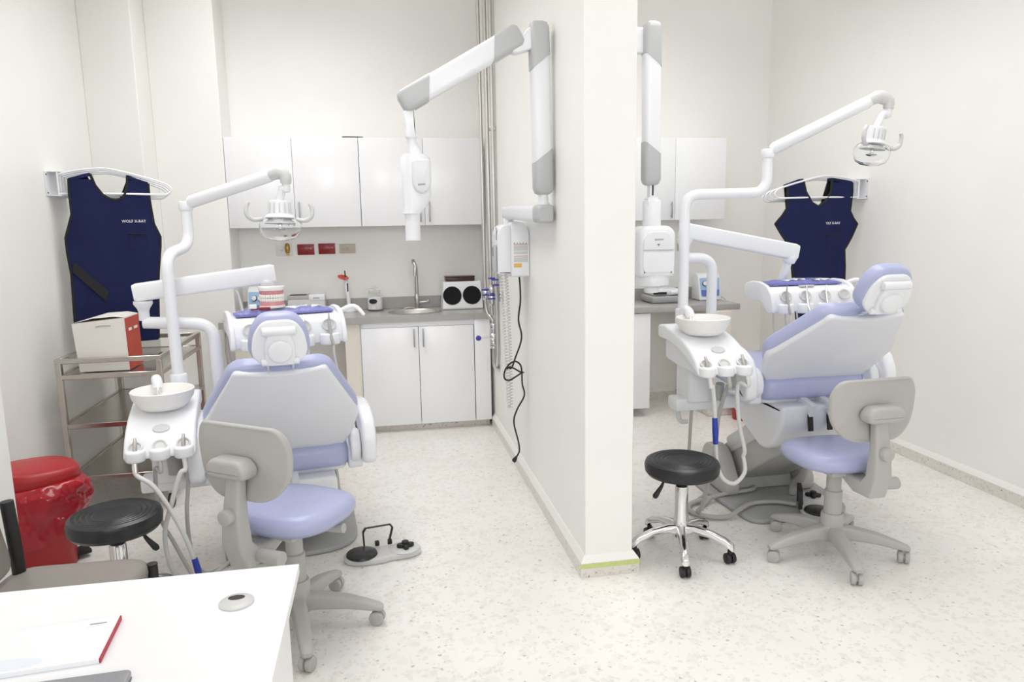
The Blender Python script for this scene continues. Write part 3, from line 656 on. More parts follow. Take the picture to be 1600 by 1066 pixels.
LH, RH = (-0.497, 3.604, 0.563), (2.263, 3.474, 0.806)
tubes_l = [('suction_hose', 'hose_pale', 0, [(-1.009, 3.25, 0.553), (-0.946, 3.25, 0.43), (-0.898, 3.25, 0.306), (-0.872, 3.26, 0.19)], 0.0105),
           ('suction_hose', 'hose_pale', 2, [(-0.908, 3.29, 0.586), (-0.958, 3.29, 0.441), (-0.995, 3.3, 0.324), (-0.994, 3.3, 0.202), (-0.97, 3.32, 0.10), (-0.90, 3.42, 0.012), (-0.80, 3.6, 0.012)], 0.0105),
           ('suction_hose', 'hose_grey', 1, [(-1.02, 3.33, 0.60), (-1.03, 3.36, 0.38), (-0.98, 3.36, 0.24), (-0.915, 3.33, 0.11), (-0.86, 3.28, 0.05), (-0.852, 3.255, 0.11)], 0.009),
           ('syringe_hose', 'hose_grey', None, [(-0.93, 3.52, 0.66), (-0.92, 3.45, 0.49), (-0.923, 3.4, 0.368), (-0.922, 3.4, 0.2), (-0.90, 3.42, 0.08), (-0.86, 3.5, 0.012), (-0.75, 3.7, 0.012)], 0.009),
           ('filter_cup', 'plastic_midgrey', None, [(-1.00, 3.58, 0.66), (-1.0, 3.57, 0.58), (-1.0, 3.56, 0.50)], [0.032, 0.036, 0.03]),
           ('filter_cup', 'hose_pale', None, [(-0.92, 3.60, 0.68), (-0.92, 3.59, 0.58), (-0.92, 3.59, 0.46)], [0.036, 0.038, 0.026]),
           ('blue_sleeve', 'plastic_blue', None, [(-0.872, 3.26, 0.20), (-0.862, 3.257, 0.15), (-0.852, 3.255, 0.09)], [0.013, 0.0145, 0.012])]
ul, TL, TTL = dental_unit('lavender dental chair with cuspidor, lamp and tray in the left bay, seen from behind', LH, 0.15, 0.60,
    [(-1.03, 3.87, 0.83), (-1.04, 3.87, 1.53), (-0.985, 4.12, 1.575), (-0.985, 4.12, 1.765)],
    dict(elbow=(-0.487, 3.9, 1.933), drop=(-0.445, 3.89, 1.913), pos=(-0.487, 3.90, 1.672), up=(0.03, 0.05, 1), face=(0.1, -1, 0)),
    dict(pos=(-0.505, 3.96, 1.208), rot=0.28, w=0.58, px=-0.05, tools=[(2, 'metal'), (3, 'grey')], hang=0.26),
    dict(tube=[(-0.866, 4.0, 0.45), (-0.872, 4.0, 1.165), (-1.21, 4.0, 1.185)], b0=(-1.245, 4.0, 1.34), b1=(-0.555, 4.10, 1.416), post=(-1.205, 4.0, 1.25)),
    tubes_l, head_tilt=0.42, cdx=0.02)
tubes_r = [('suction_hose', 'hose_pale', 0, [(1.585, 3.235, 0.85), (1.608, 3.25, 0.70), (1.618, 3.255, 0.551), (1.632, 3.26, 0.45), (1.665, 3.26, 0.368), (1.73, 3.26, 0.335), (1.80, 3.29, 0.38), (1.80, 3.31, 0.46)], 0.0105),
           ('suction_hose', 'hose_pale', 2, [(1.741, 3.28, 0.844), (1.765, 3.3, 0.643), (1.800, 3.3, 0.50), (1.80, 3.31, 0.46)], 0.0105),
           ('suction_hose', 'hose_grey', 1, [(1.719, 3.35, 0.813), (1.717, 3.43, 0.64), (1.715, 3.47, 0.395), (1.70, 3.56, 0.10), (1.74, 3.70, 0.012), (1.90, 3.84, 0.03)], 0.011),
           ('syringe_hose', 'hose_grey', None, [(1.653, 3.6, 0.92), (1.648, 3.6, 0.785), (1.641, 3.6, 0.606), (1.634, 3.6, 0.425), (1.63, 3.62, 0.15), (1.70, 3.76, 0.012), (1.88, 3.9, 0.03)], 0.009),
           ('filter_cup', 'hose_pale', None, [(1.66, 3.58, 0.91), (1.665, 3.58, 0.80), (1.665, 3.58, 0.70)], [0.032, 0.034, 0.02]),
           ('filter_cup', 'plastic_midgrey', None, [(1.715, 3.42, 0.82), (1.717, 3.43, 0.78), (1.717, 3.43, 0.73)], [0.022, 0.024, 0.02]),
           ('drain_pipe', 'hose_pale', None, [(1.63, 3.66, 0.86), (1.60, 3.68, 0.70), (1.60, 3.68, 0.60), (1.62, 3.69, 0.555), (1.66, 3.69, 0.55)], 0.014),
           ('blue_sleeve', 'plastic_blue', None, [(1.606, 3.249, 0.69), (1.612, 3.25, 0.62), (1.615, 3.25, 0.555)], [0.013, 0.0155, 0.013])]
ur, TR, TTR = dental_unit('lavender dental chair with cuspidor, lamp and tray in the right bay, seen from behind', RH, 0.0, 0.80,
    [(1.668, 3.80, 1.08), (1.668, 3.80, 1.80), (2.150, 3.80, 1.808), (2.150, 3.80, 2.005)],
    dict(elbow=(2.655, 3.6, 2.294), drop=(2.722, 3.59, 2.270), pos=(2.632, 3.58, 2.015), up=(0.10, -0.05, 1), face=(0.35, -1, 0)),
    dict(pos=(2.585, 4.12, 1.255), rot=0.02, w=0.585, px=-0.05, tools=[(0, 'grey'), (1, 'metal'), (2, 'metal')], hang=0.22),
    dict(tube=[(1.985, 4.1, 0.85), (1.983, 4.1, 1.435), (1.80, 4.1, 1.440)], b0=(1.785, 4.1, 1.605), b1=(2.61, 4.23, 1.452), post=(1.802, 4.1, 1.50)),
    tubes_r, head_tilt=0.35, cdx=-0.04)

# ------------------------------------------------------------------ operator chairs (built at the origin facing +y, then placed)
def operator_chair(label, loc, rz, spin, group):
    """spin: rotation of the five-star base against the seat"""
    t = thing('operator_chair', label, 'chair', loc, rz, group)
    P = lambda n, m, mb, par=t, **k: mb.build(n, m, par, local=True, **k)
    P('hub', 'plastic_grey', MB().lathe([(0.050, 0.075), (0.056, 0.10), (0.054, 0.20), (0.050, 0.215)], n=24))
    P('column', 'plastic_grey', MB().lathe([(0.042, 0.21), (0.042, 0.33), (0.035, 0.335), (0.035, 0.44)], n=20))
    P('gas_rod', 'rubber_black', MB().cyl((0, 0, 0.41), (0, 0, 0.475), 0.016, n=12))
    for k in range(5):
        a = spin+2*pi*k/5; c, s = cos(a), sin(a); R = 0.325
        lo = []
        for d, w, zt, zb in ((0.02, 0.036, 0.155, 0.085), (0.10, 0.034, 0.150, 0.088), (0.20, 0.031, 0.135, 0.084), (0.29, 0.028, 0.108, 0.070), (0.34, 0.025, 0.090, 0.064), (0.352, 0.016, 0.082, 0.066)):
            sec = round_poly([(-w, zb), (w, zb), (w*0.8, zt), (-w*0.8, zt)], 0.012, 3)
            lo.append([V(c*d-s*p, s*d+c*p, q) for p, q in sec])
        leg = P('leg', 'plastic_grey', MB().loft(lo), ang=50)
        cx, cy = c*R, s*R; b = a+0.9*((k*37) % 5-2)
        ax = V(cos(b), sin(b), 0)
        cs = P('caster', 'plastic_grey', MB().cyl(V(cx, cy, 0.030)-ax*0.026, V(cx, cy, 0.030)-ax*0.004, 0.030, n=18, bev=0.005).cyl(V(cx, cy, 0.030)+ax*0.004, V(cx, cy, 0.030)+ax*0.026, 0.030, n=18, bev=0.005).cyl(V(cx, cy, 0.030)-ax*0.005, V(cx, cy, 0.030)+ax*0.005, 0.018, n=12).cyl((cx, cy, 0.04), (cx, cy, 0.075), 0.010, n=10), leg)
        cs['label'] = 'grey twin-wheel caster'
    # seat: rounded saddle-like cushion
    def seat_outline(k):
        pts = []
        for i in range(40):
            th = 2*pi*i/40; x = cos(th); y = sin(th)
            e = 0.72; X = abs(x)**e*(1 if x > 0 else -1)*0.235; Y = abs(y)**e*(1 if y > 0 else -1)*0.225
            X *= 1.0+0.05*(-y if y < 0 else 0)-0.10*max(0, y)
            pts.append((X*k, Y*k))
        return pts
    lo = [[V(x, y+0.02, z - dz*max(0, y-0.08)) for x, y in seat_outline(k)] for k, z, dz in ((0.78, 0.478, 0.0), (0.93, 0.484, 0.02), (1.0, 0.508, 0.1), (1.0, 0.528, 0.12), (0.95, 0.552, 0.15), (0.82, 0.565, 0.17), (0.5, 0.560, 0.1), (0.1, 0.555, 0.0))]
    P('seat', 'vinyl_lavender', MB().loft(lo), ang=70)
    P('seat_plate', 'plastic_grey', MB().box((0, 0.0, 0.465), (0.24, 0.28, 0.03), 0.008, 2))
    P('adjust_lever', 'plastic_grey', MB().tube([(0.08, 0.02, 0.455), (0.16, 0.04, 0.45), (0.22, 0.05, 0.455)], [0.012, 0.016, 0.02], 10, 3))
    # back upright: bracket, post and knob
    lo = []
    for y, z, w, d in ((-0.10, 0.455, 0.045, 0.020), (-0.19, 0.43, 0.047, 0.035), (-0.265, 0.43, 0.048, 0.045), (-0.295, 0.50, 0.046, 0.036), (-0.295, 0.60, 0.042, 0.030), (-0.285, 0.69, 0.036, 0.024), (-0.275, 0.76, 0.034, 0.022)):
        sec = round_poly([(-w, -d), (w, -d), (w, d), (-w, d)], 0.014, 3)
        tt = {0: V(0, -1, 0), 1: V(0, -1, -0.1), 2: V(0, -0.7, 0.7)}.get(len(lo), V(0, 0.08, 1)).normalized()
        nrm = V(0, -tt.z, tt.y)
        lo.append([V(p, y, z)+nrm*q for p, q in sec])
    P('back_upright', 'plastic_grey', MB().loft(lo), ang=50)
    P('height_knob', 'plastic_grey', MB().cyl((0, -0.315, 0.615), (0, -0.355, 0.615), 0.030, n=20, bev=0.008))
    P('tilt_knob', 'plastic_grey', MB().cyl((0.03, -0.235, 0.435), (0.155, -0.235, 0.435), 0.026, 0.029, n=18, bev=0.005))
    P('upright_cap', 'plastic_grey', MB().prism(round_poly([(-0.085, 0.755), (0.085, 0.755), (0.10, 0.79), (0.07, 0.83), (-0.07, 0.83), (-0.10, 0.79)], 0.03, 3), -0.335, -0.255, XZ, 0.018))
    # back: wide D-shaped shell outside, lavender pad inside
    bo = round_poly([(-0.135, 0.655), (0.135, 0.655), (0.215, 0.74), (0.225, 0.87), (0.185, 0.945), (-0.185, 0.945), (-0.225, 0.87), (-0.215, 0.74)], [0.08, 0.08, 0.07, 0.07, 0.07, 0.07, 0.07, 0.07], 5)
    crv = lambda a, b, d: (a, d-0.022+1.0*a*a+0.15*(b-0.8)**2-0.05*(b-0.8), b)
    P('back_shell', 'plastic_grey', MB().prism(bo, -0.262, -0.236, crv, 0.008), ang=50)
    P('back_pad', 'vinyl_lavender', MB().prism(offset_poly(bo, -0.018), -0.236, -0.205, crv, 0.014), ang=60)
    return t
operator_chair('grey operator chair with lavender seat behind the left dental chair', (-0.395, 2.93, 0), radians(-35), radians(35-7), 'operator chairs')
operator_chair('grey operator chair with lavender seat behind the right dental chair', (2.165, 3.08, 0), radians(3), radians(-3-104), 'operator chairs')

# ------------------------------------------------------------------ round black stools
def stool(label, loc, rz, zt, group, la):
    t = thing('stool', label, 'stool', loc, rz, group)
    P = lambda n, m, mb, par=t, **k: mb.build(n, m, par, local=True, **k)
    P('seat', 'vinyl_black', MB().lathe([(0.14, zt-0.078), (0.168, zt-0.076), (0.180, zt-0.060), (0.183, zt-0.03), (0.176, zt-0.010), (0.160, zt-0.002), (0.145, zt-0.004), (0.140, zt-0.0015), (0.125, zt-0.005), (0.12, zt-0.0025), (0.105, zt-0.006), (0.10, zt-0.0035), (0.085, zt-0.007), (0.08, zt-0.005), (0.05, zt-0.009), (0.002, zt-0.008)], n=44), ang=25)
    P('seat_plate', 'rubber_black', MB().lathe([(0.07, zt-0.095), (0.09, zt-0.08)], n=20))
    P('gas_rod', 'chrome', MB().cyl((0, 0, zt-0.15), (0, 0, zt-0.08), 0.013, n=12))
    P('collar', 'rubber_black', MB().lathe([(0.028, zt-0.145), (0.026, zt-0.135), (0.014, zt-0.132)], n=16))
    P('column', 'chrome', MB().lathe([(0.038, 0.10), (0.036, 0.20), (0.033, 0.24), (0.033, zt-0.15), (0.030, zt-0.14)], n=22))
    P('lever', 'rubber_black', MB().tube([V(cos(la-rz)*d_, sin(la-rz)*d_, z_) for d_, z_ in ((0.04, zt-0.085), (0.10, zt-0.10), (0.118, zt-0.125), (0.150, zt-0.165), (0.158, zt-0.178))], [0.004, 0.0045, 0.009, 0.0145, 0.008], 10, 3))
    for k in range(5):
        a = 2*pi*k/5; c, s = cos(a), sin(a); lo = []
        for d, w, zt2, zb in ((0.02, 0.030, 0.165, 0.11), (0.07, 0.024, 0.165, 0.125), (0.15, 0.021, 0.150, 0.115), (0.22, 0.020, 0.125, 0.085), (0.255, 0.022, 0.10, 0.062), (0.262, 0.016, 0.085, 0.062)):
            sec = round_poly([(-w, zb), (w, zb), (w*0.7, zt2), (-w*0.7, zt2)], 0.012, 3)
            lo.append([V(c*d-s*p, s*d+c*p, q) for p, q in sec])
        leg = P('leg', 'chrome', MB().loft(lo), ang=50)
        cx, cy = c*0.242, s*0.242; b = a+0.7*((k*3) % 5-2); ax = V(cos(b), sin(b), 0)
        P('caster', 'rubber_black', MB().cyl(V(cx, cy, 0.026)-ax*0.024, V(cx, cy, 0.026)-ax*0.003, 0.026, n=16, bev=0.004).cyl(V(cx, cy, 0.026)+ax*0.003, V(cx, cy, 0.026)+ax*0.024, 0.026, n=16, bev=0.004).cyl(V(cx, cy, 0.026)-ax*0.004, V(cx, cy, 0.026)+ax*0.004, 0.014, n=10).cyl((cx, cy, 0.03), (cx, cy, 0.066), 0.012, n=10), leg)
    return t
stool('round black padded stool with chrome base beside the partition in the right bay', (1.428, 3.225, 0), radians(-108), 0.50, 'round black stools', radians(-168))
stool('round black padded stool beside the red bin in the left bay', (-1.13, 3.12, 0), radians(60), 0.50, 'round black stools', radians(-5))

# ------------------------------------------------------------------ foot controls
def foot_control(label, loc, rz, hose, hose_m='hose_grey'):
    t = thing('foot_control', label, 'foot control', loc, rz, 'foot controls')
    P = lambda n, m, mb, par=t, **k: mb.build(n, m, par, local=True, **k)
    n = 36; o = []
    for i in range(n):   # peanut-shaped plate
        th = 2*pi*i/n; x = cos(th); r = 0.10 if x < 0 else 0.085
        o.append((0.195*x+(0.0), (sin(th))*(0.078+0.035*abs(x)**1.5)*(1.0 if x < 0 else 0.82)))
    P('housing', 'plastic_pale', MB().prism(o, 0.0, 0.035, XY, 0.012))
    P('disc_pedal', 'vinyl_black', MB().lathe([(0.072, 0.030), (0.078, 0.036), (0.074, 0.046), (0.05, 0.054), (0.002, 0.056)], (-0.105, -0.012, 0), 32))
    star = [(0.034+0.010*cos(4*th))*1.0 for th in [2*pi*i/40 for i in range(40)]]
    P('dial', 'plastic_pale', MB().lathe([(0.072, 0.030), (0.076, 0.036), (0.072, 0.0385), (0.002, 0.0385)], (0.11, 0.0, 0), 32))
    P('joystick', 'rubber_black', MB().prism([(0.115+star[i]*cos(2*pi*i/40), 0.0+star[i]*sin(2*pi*i/40)) for i in range(40)], 0.039, 0.060, XY, 0.006).lathe([(0.018, 0.060), (0.018, 0.070), (0.012, 0.073)], (0.115, 0, 0), 16))
    P('loop_handle', 'rubber_black', MB().loft([[V(x+a, 0.083+b, z) for a, b in ((-0.004, -0.011), (0.004, -0.011), (0.004, 0.011), (-0.004, 0.011))] for x, z in ((-0.085, 0.03), (-0.088, 0.11), (-0.075, 0.13), (0.05, 0.135), (0.062, 0.118), (0.038, 0.03))]))
    for x in (-0.02, 0.045):
        P('button', 'rubber_black', MB().box((x, 0.075, 0.045), (0.022, 0.022, 0.026), 0.005, 2))
    if hose:
        P('hose', 'hose_grey', MB().tube(hose, 0.016, 12, 6, flat=0.75))
    return t
def loc_pts(pts, loc, rz):
    c, s = cos(-rz), sin(-rz); return [V(c*(p[0]-loc[0])-s*(p[1]-loc[1]), s*(p[0]-loc[0])+c*(p[1]-loc[1]), p[2]-loc[2]) for p in pts]
foot_control('grey foot control with black pedal on the floor beside the left dental chair', (-0.045, 3.515, 0.0), radians(6), None)
fr = ((2.365, 3.525, 0.0285), radians(62))
foot_control('grey foot control with black pedal standing on the right dental chair base', fr[0], fr[1],
    loc_pts([(2.29, 3.585, 0.045), (2.20, 3.65, 0.045), (2.06, 3.66, 0.045), (1.95, 3.60, 0.042), (1.86, 3.57, 0.018), (1.75, 3.60, 0.018), (1.69, 3.70, 0.018), (1.75, 3.80, 0.018), (1.88, 3.83, 0.03), (2.02, 3.84, 0.046), (2.16, 3.86, 0.046), (2.20, 3.93, 0.046), (2.12, 4.0, 0.046)], fr[0], fr[1]))

# ------------------------------------------------------------------ wall-mounted x-ray units
def arm_tube(p0, p1, w, d, side, cap=None):
    """rounded box beam from p0 to p1; side = horizontal direction of its width"""
    p0 = Vector(p0); p1 = Vector(p1); t = (p1-p0).normalized(); sd = Vector(side); sd = (sd-t*sd.dot(t)).normalized(); nn = t.cross(sd)
    return p0, p1, t, sd, nn
def beam(mb, p0, p1, side, prof):
    """prof: list of (fraction along, half width, half depth, skew along the axis for the +side edge)"""
    p0, p1, t, sd, nn = arm_tube(p0, p1, 0, 0, side); L = (p1-p0).length; lo = []
    for f, w, d, sk in prof:
        sec = round_poly([(-w, -d), (w, -d), (w, d), (-w, d)], min(w, d)*0.55, 4)
        lo.append([p0+t*(f*L+sk*(p/max(w, 1e-6)))+sd*p+nn*q for p, q in sec])
    return mb.loft(lo)
def xray_unit(label, mx, sgn, box_y, j0, arm1, arm2, head):
    """mx wall face x, sgn direction out of the wall"""
    t = thing('xray_unit', label, 'x-ray machine', (mx, box_y+0.1, 1.34))
    P = lambda n, m, mb, par=t, **k: mb.build(n, m, par, **k)
    X = lambda d: mx+sgn*d
    # control box
    o = round_poly([(X(0.002), 1.343), (X(0.002), 1.60), (X(0.03), 1.668), (X(0.115), 1.676), (X(0.115), 1.343)], [0.005, 0.01, 0.02, 0.02, 0.005], 3)
    bxp = P('control_box', 'plastic_white', MB().prism(o, box_y, box_y+0.23, XZ, 0.006))
    o = round_poly([(X(0.112), 1.36), (X(0.112), 1.66), (X(0.17), 1.655), (X(0.195), 1.61), (X(0.195), 1.36)], [0.005, 0.02, 0.03, 0.03, 0.01], 4)
    P('front_cover', 'plastic_white', MB().prism(o, box_y-0.004, box_y+0.21, XZ, 0.012), bxp)
    for k, (z0, z1, m) in enumerate(((1.535, 1.538, 'label_red'), (1.500, 1.530, 'label_grey'), (1.480, 1.494, 'label_grey'), (1.466, 1.469, 'label_red'), (1.432, 1.460, 'label_grey'), (1.40, 1.424, 'label_yellow'))):
        xa, xb = X(0.012), X(0.098) if m != 'label_yellow' else X(0.098)
        if m == 'label_yellow': xa = X(0.05)
        P('warning_label', m, MB().bx(min(xa, xb), max(xa, xb), box_y-0.001, box_y+0.001, z0, z1), bxp)
    for k in range(5):
        xc = X(0.094-0.018*k); P('warning_mark', 'lettering_grey', MB().prism([(xc-0.005, 1.541), (xc+0.005, 1.541), (xc, 1.550)], box_y-0.0012, box_y, XZ), bxp)
    hs = P('handset', 'xray_cap', MB().box((X(0.207), box_y+0.045, 1.455), (0.022, 0.045, 0.165), 0.008, 3))
    P('handset_keys', 'lettering_grey', MB().bx(min(X(0.2175), X(0.2195)), max(X(0.2175), X(0.2195)), box_y+0.028, box_y+0.062, 1.47, 1.52), hs)
    P('key_panel', 'lettering_grey', MB().bx(min(X(0.1945), X(0.1965)), max(X(0.1945), X(0.1965)), box_y+0.03, box_y+0.055, 1.565, 1.64), bxp)
    P('pivot', 'plastic_white', MB().cyl((j0[0], j0[1], 1.655), (j0[0], j0[1], 1.70), 0.032, n=18, bev=0.005))
    # horizontal arm
    a0, a1 = Vector(j0), Vector(arm1['base'])
    P('wall_arm', 'plastic_white', beam(MB(), a0+(a0-a1).normalized()*0.05, a1+(a0-a1).normalized()*0.03, (1, 0, 0), [(0, 0.030, 0.030, 0), (0.02, 0.036, 0.036, 0), (0.95, 0.045, 0.045, 0), (1, 0.045, 0.045, 0)]))
    P('wall_arm_cap', 'xray_cap', beam(MB(), a1+(a0-a1).normalized()*0.04, a1-(a0-a1).normalized()*0.05, (1, 0, 0), [(0, 0.0465, 0.0465, 0), (0.85, 0.0465, 0.0465, 0), (1, 0.036, 0.036, 0)]))
    P('swivel', 'plastic_white', MB().cyl((a1.x, a1.y, a1.z+0.04), (a1.x, a1.y, arm1['z0']+0.02), 0.026, n=18).cyl((a1.x, a1.y, a1.z+0.045), (a1.x, a1.y, a1.z+0.055), 0.031, n=18))
    # scissor arms, each with two grey end caps
    for nm, p0, p1, side, w, d in arm2:
        pr = P(nm, 'plastic_white', beam(MB(), p0, p1, side, [(0.08, w*0.9, d*0.9, 0), (0.12, w, d, 0), (0.88, w, d, 0), (0.92, w*0.9, d*0.9, 0)]), ang=50)
        P('end_cap', 'xray_cap', beam(MB(), p0, p1, side, [(-0.03, w*0.55, d*0.6, 0), (-0.02, w*0.85, d*0.9, 0), (0.01, w*1.06, d*1.07, 0), (0.17, w*1.06, d*1.07, 0.025), (0.215, w*1.06, d*1.07, 0.035)]), pr, ang=50)
        P('end_cap', 'xray_cap', beam(MB(), p0, p1, side, [(0.785, w*1.06, d*1.07, 0.035), (0.83, w*1.06, d*1.07, 0.025), (0.99, w*1.06, d*1.07, 0), (1.02, w*0.85, d*0.9, 0), (1.03, w*0.55, d*0.6, 0)]), pr, ang=50)
    for nm, m, mb in head(): P(nm, m, mb)
    return t

def marks(x0, y, z, dz, n, w):
    mb = MB()
    for k in range(n): mb.box((x0+k*w/n, y, z+dz*k), (w/n*0.6, 0.0012, 0.008))
    return mb
def head_l():
    hx, hy = 0.196, 3.66
    out = []
    out.append(('elbow_link', 'plastic_white', MB().prism(round_poly([(0.655, 2.50), (0.70, 2.475), (0.80, 2.505), (0.80, 2.60), (0.77, 2.605), (0.73, 2.56)], 0.02, 3), hy-0.035, hy+0.035, XZ, 0.01)))
    out.append(('head_fork', 'plastic_white', MB().prism(round_poly([(0.145, 2.20), (0.205, 2.22), (0.205, 2.13), (0.213, 2.075), (0.155, 2.075), (0.158, 2.13)], 0.012, 3), hy-0.03, hy+0.03, XZ, 0.008)))
    out.append(('head_neck', 'plastic_white', MB().tube([(0.184, hy, 2.08), (0.19, hy, 2.04), (0.205, hy-0.005, 2.0), (0.215, hy-0.01, 1.95)], [0.022, 0.023, 0.03, 0.035], 16, 4)))
    R = Matrix.Identity(3)
    out.append(('tube_head', 'plastic_white', MB().loft([[V(hx+dx+a, hy+0.03+b, z) for a, b in round_poly([(-w, -0.08), (w, -0.08), (w, 0.10), (-w, 0.10)], 0.045, 4)] for dx, w, z in ((0, 0.055, 2.0), (0.004, 0.069, 1.985), (0.004, 0.071, 1.90), (0.004, 0.071, 1.80), (-0.006, 0.060, 1.755), (-0.02, 0.046, 1.725), (-0.024, 0.043, 1.715))])))
    out.append(('front_panel', 'plastic_shell', MB().prism(round_poly([(0.178, 1.975), (0.268, 1.975), (0.270, 1.855), (0.25, 1.82), (0.222, 1.808), (0.195, 1.82), (0.176, 1.855)], 0.02, 4), hy-0.075, hy-0.045, XZ, 0.014)))
    out.append(('collar', 'xray_cap', MB().lathe([(0.040, 1.735), (0.043, 1.745), (0.040, 1.755)], (0.174, hy+0.0, 0), 24)))
    out.append(('cone', 'plastic_white', MB().lathe([(0.037, 1.74), (0.037, 1.585), (0.034, 1.585), (0.034, 1.70), (0.001, 1.70)], (0.174, hy+0.0, 0), 28)))
    out.append(('maker_mark', 'lettering_grey', marks(0.206, hy-0.0755, 1.852, 0.0004, 6, 0.036)))
    return out
xray_unit('white wall-mounted x-ray unit with folding arm on the left face of the partition', PX0, -1, 4.29, (0.795, 4.42, 1.728),
    dict(base=(0.838, 3.66, 1.706), z0=1.80),
    [('upright_arm', (0.838, 3.66, 1.825), (0.822, 3.66, 2.61), (1, 0, 0), 0.046, 0.045), ('boom_arm', (0.715, 3.66, 2.565), (0.155, 3.66, 2.245), (0.5, 0, -0.87), 0.053, 0.042)], head_l)
def head_r():
    hx, hy = 1.486, 3.80
    out = []
    out.append(('elbow_link', 'plastic_white', MB().box((1.42, 3.83, 2.60), (0.09, 0.06, 0.13), 0.012, 2)))
    out.append(('head_fork', 'plastic_white', MB().box((1.472, hy, 1.815), (0.034, 0.05, 0.11), 0.008, 2).box((1.472, hy, 1.765), (0.06, 0.06, 0.045), 0.008, 2)))
    out.append(('fork_slot', 'rubber_black', MB().box((1.470, hy-0.0265, 1.835), (0.008, 0.004, 0.075))))
    out.append(('head_neck', 'plastic_white', MB().cyl((1.480, hy+0.01, 1.59), (1.480, hy+0.01, 1.775), 0.050, n=24, bev=0.012)))
    o = round_poly([(-0.10, 1.36), (0.10, 1.36), (0.102, 1.60), (0.07, 1.635), (-0.07, 1.635), (-0.102, 1.60)], [0.02, 0.02, 0.05, 0.03, 0.03, 0.05], 4)
    out.append(('tube_head', 'plastic_white', MB().prism([(hx+a, b) for a, b in o], hy-0.08, hy+0.11, XZ, 0.025)))
    o = round_poly([(-0.088, 1.385), (0.088, 1.385), (0.088, 1.5015), (-0.088, 1.5015)], [0.03, 0.03, 0.004, 0.004], 4)
    out.append(('lower_panel', 'plastic_white', MB().prism([(hx+a, b) for a, b in o], hy-0.090, hy-0.05, XZ, 0.005)))
    o = round_poly([(-0.088, 1.503), (0.088, 1.503), (0.088, 1.55), (0.05, 1.605), (-0.05, 1.605), (-0.088, 1.55)], [0.004, 0.004, 0.03, 0.02, 0.02, 0.03], 4)
    out.append(('upper_panel', 'plastic_shell', MB().prism([(hx+a, b) for a, b in o], hy-0.090, hy-0.05, XZ, 0.005)))
    out.append(('head_ring', 'plastic_shell', MB().lathe([(0.06, 1.300), (0.092, 1.312), (0.095, 1.35), (0.085, 1.372)], (hx, hy+0.01, 0), 28)))
    out.append(('cone', 'plastic_white', MB().lathe([(0.038, 1.305), (0.038, 1.27), (0.034, 1.27), (0.034, 1.30), (0.001, 1.30)], (hx, hy+0.01, 0), 24)))
    out.append(('maker_mark', 'lettering_grey', marks(hx-0.022, hy-0.0905, 1.562, 0, 6, 0.05)))
    out.append(('arrow_mark', 'lettering_grey', MB().prism([(hx-0.012, 1.540), (hx+0.006, 1.540), (hx-0.003, 1.526)], hy-0.0912, hy-0.09, XZ)))
    return out
xray_unit('white wall-mounted x-ray unit with folded arm on the right face of the partition', PX1, 1, 4.29, (1.235, 4.42, 1.728),
    dict(base=(1.345, 3.90, 1.706), z0=1.80),
    [('upright_arm', (1.345, 3.90, 1.825), (1.360, 3.90, 2.66), (1, 0, 0), 0.042, 0.045), ('boom_arm', (1.462, 3.80, 2.665), (1.468, 3.80, 1.875), (1, 0, 0), 0.043, 0.045)], head_r)

# black power cord and white coiled cord hanging from the left control box
yc = 4.40
cord = [(0.850, yc, 1.343), (0.854, yc, 1.30), (0.856, yc, 1.187), (0.842, yc, 1.067), (0.860, yc, 0.953), (0.817, yc, 0.825), (0.790, yc-0.01, 0.765), (0.760, yc-0.02, 0.775), (0.742, yc-0.02, 0.735), (0.746, yc-0.02, 0.700), (0.775, yc-0.02, 0.690), (0.820, yc-0.025, 0.715), (0.855, yc-0.015, 0.733),
        (0.868, yc, 0.731), (0.850, yc+0.012, 0.733), (0.815, yc+0.012, 0.755), (0.785, yc+0.012, 0.768), (0.765, yc+0.005, 0.760), (0.775, yc, 0.785), (0.815, yc-0.005, 0.806), (0.850, yc, 0.780), (0.858, yc, 0.735), (0.860, yc, 0.658), (0.872, yc, 0.581), (0.824, yc, 0.493), (0.802, yc, 0.410), (0.829, yc, 0.282), (0.834, yc, 0.217), (0.815, yc, 0.180)]
t = thing('power_cord', 'knotted black power cord with plug hanging down the partition', 'cord', (0.85, yc, 0.14))
MB().tube(cord, 0.0055, 8, 5).build('cable', 'rubber_black', t)
MB().tube([(0.817, yc, 0.184), (0.808, yc, 0.170), (0.800, yc, 0.157), (0.794, yc, 0.150)], [0.006, 0.012, 0.015, 0.012], 10).build('plug', 'rubber_black', t)
for dx in (-0.004, 0.004):
    MB().box((0.788+dx, yc+dx, 0.138), (0.003, 0.003, 0.024), rz=0.3).build('prong', 'chrome', t)
def coil(name, label, path, r, turns):
    P, _ = smooth_path([Vector(p) for p in path], [0]*len(path), 8)
    # resample by length
    ls = [0]
    for i in range(1, len(P)): ls.append(ls[-1]+(P[i]-P[i-1]).length)
    N = turns*8; pts = []; j = 0
    for k in range(N+1):
        s = ls[-1]*k/N
        while j < len(ls)-2 and ls[j+1] < s: j += 1
        f = (s-ls[j])/max(1e-9, ls[j+1]-ls[j]); p = P[j]*(1-f)+P[j+1]*f
        tt = (P[j+1]-P[j]).normalized(); u = tt.cross(V(0, 1, 0)).normalized(); w = V(0, 1, 0); th = 2*pi*k/8
        pts.append(p+u*cos(th)*r+w*sin(th)*r)
    t = thing(name, label, 'cord', tuple(path[0]))
    MB().tube(pts, 0.0030, 5).build('coiled_cable', 'hose_pale', t, ang=80)
    return t
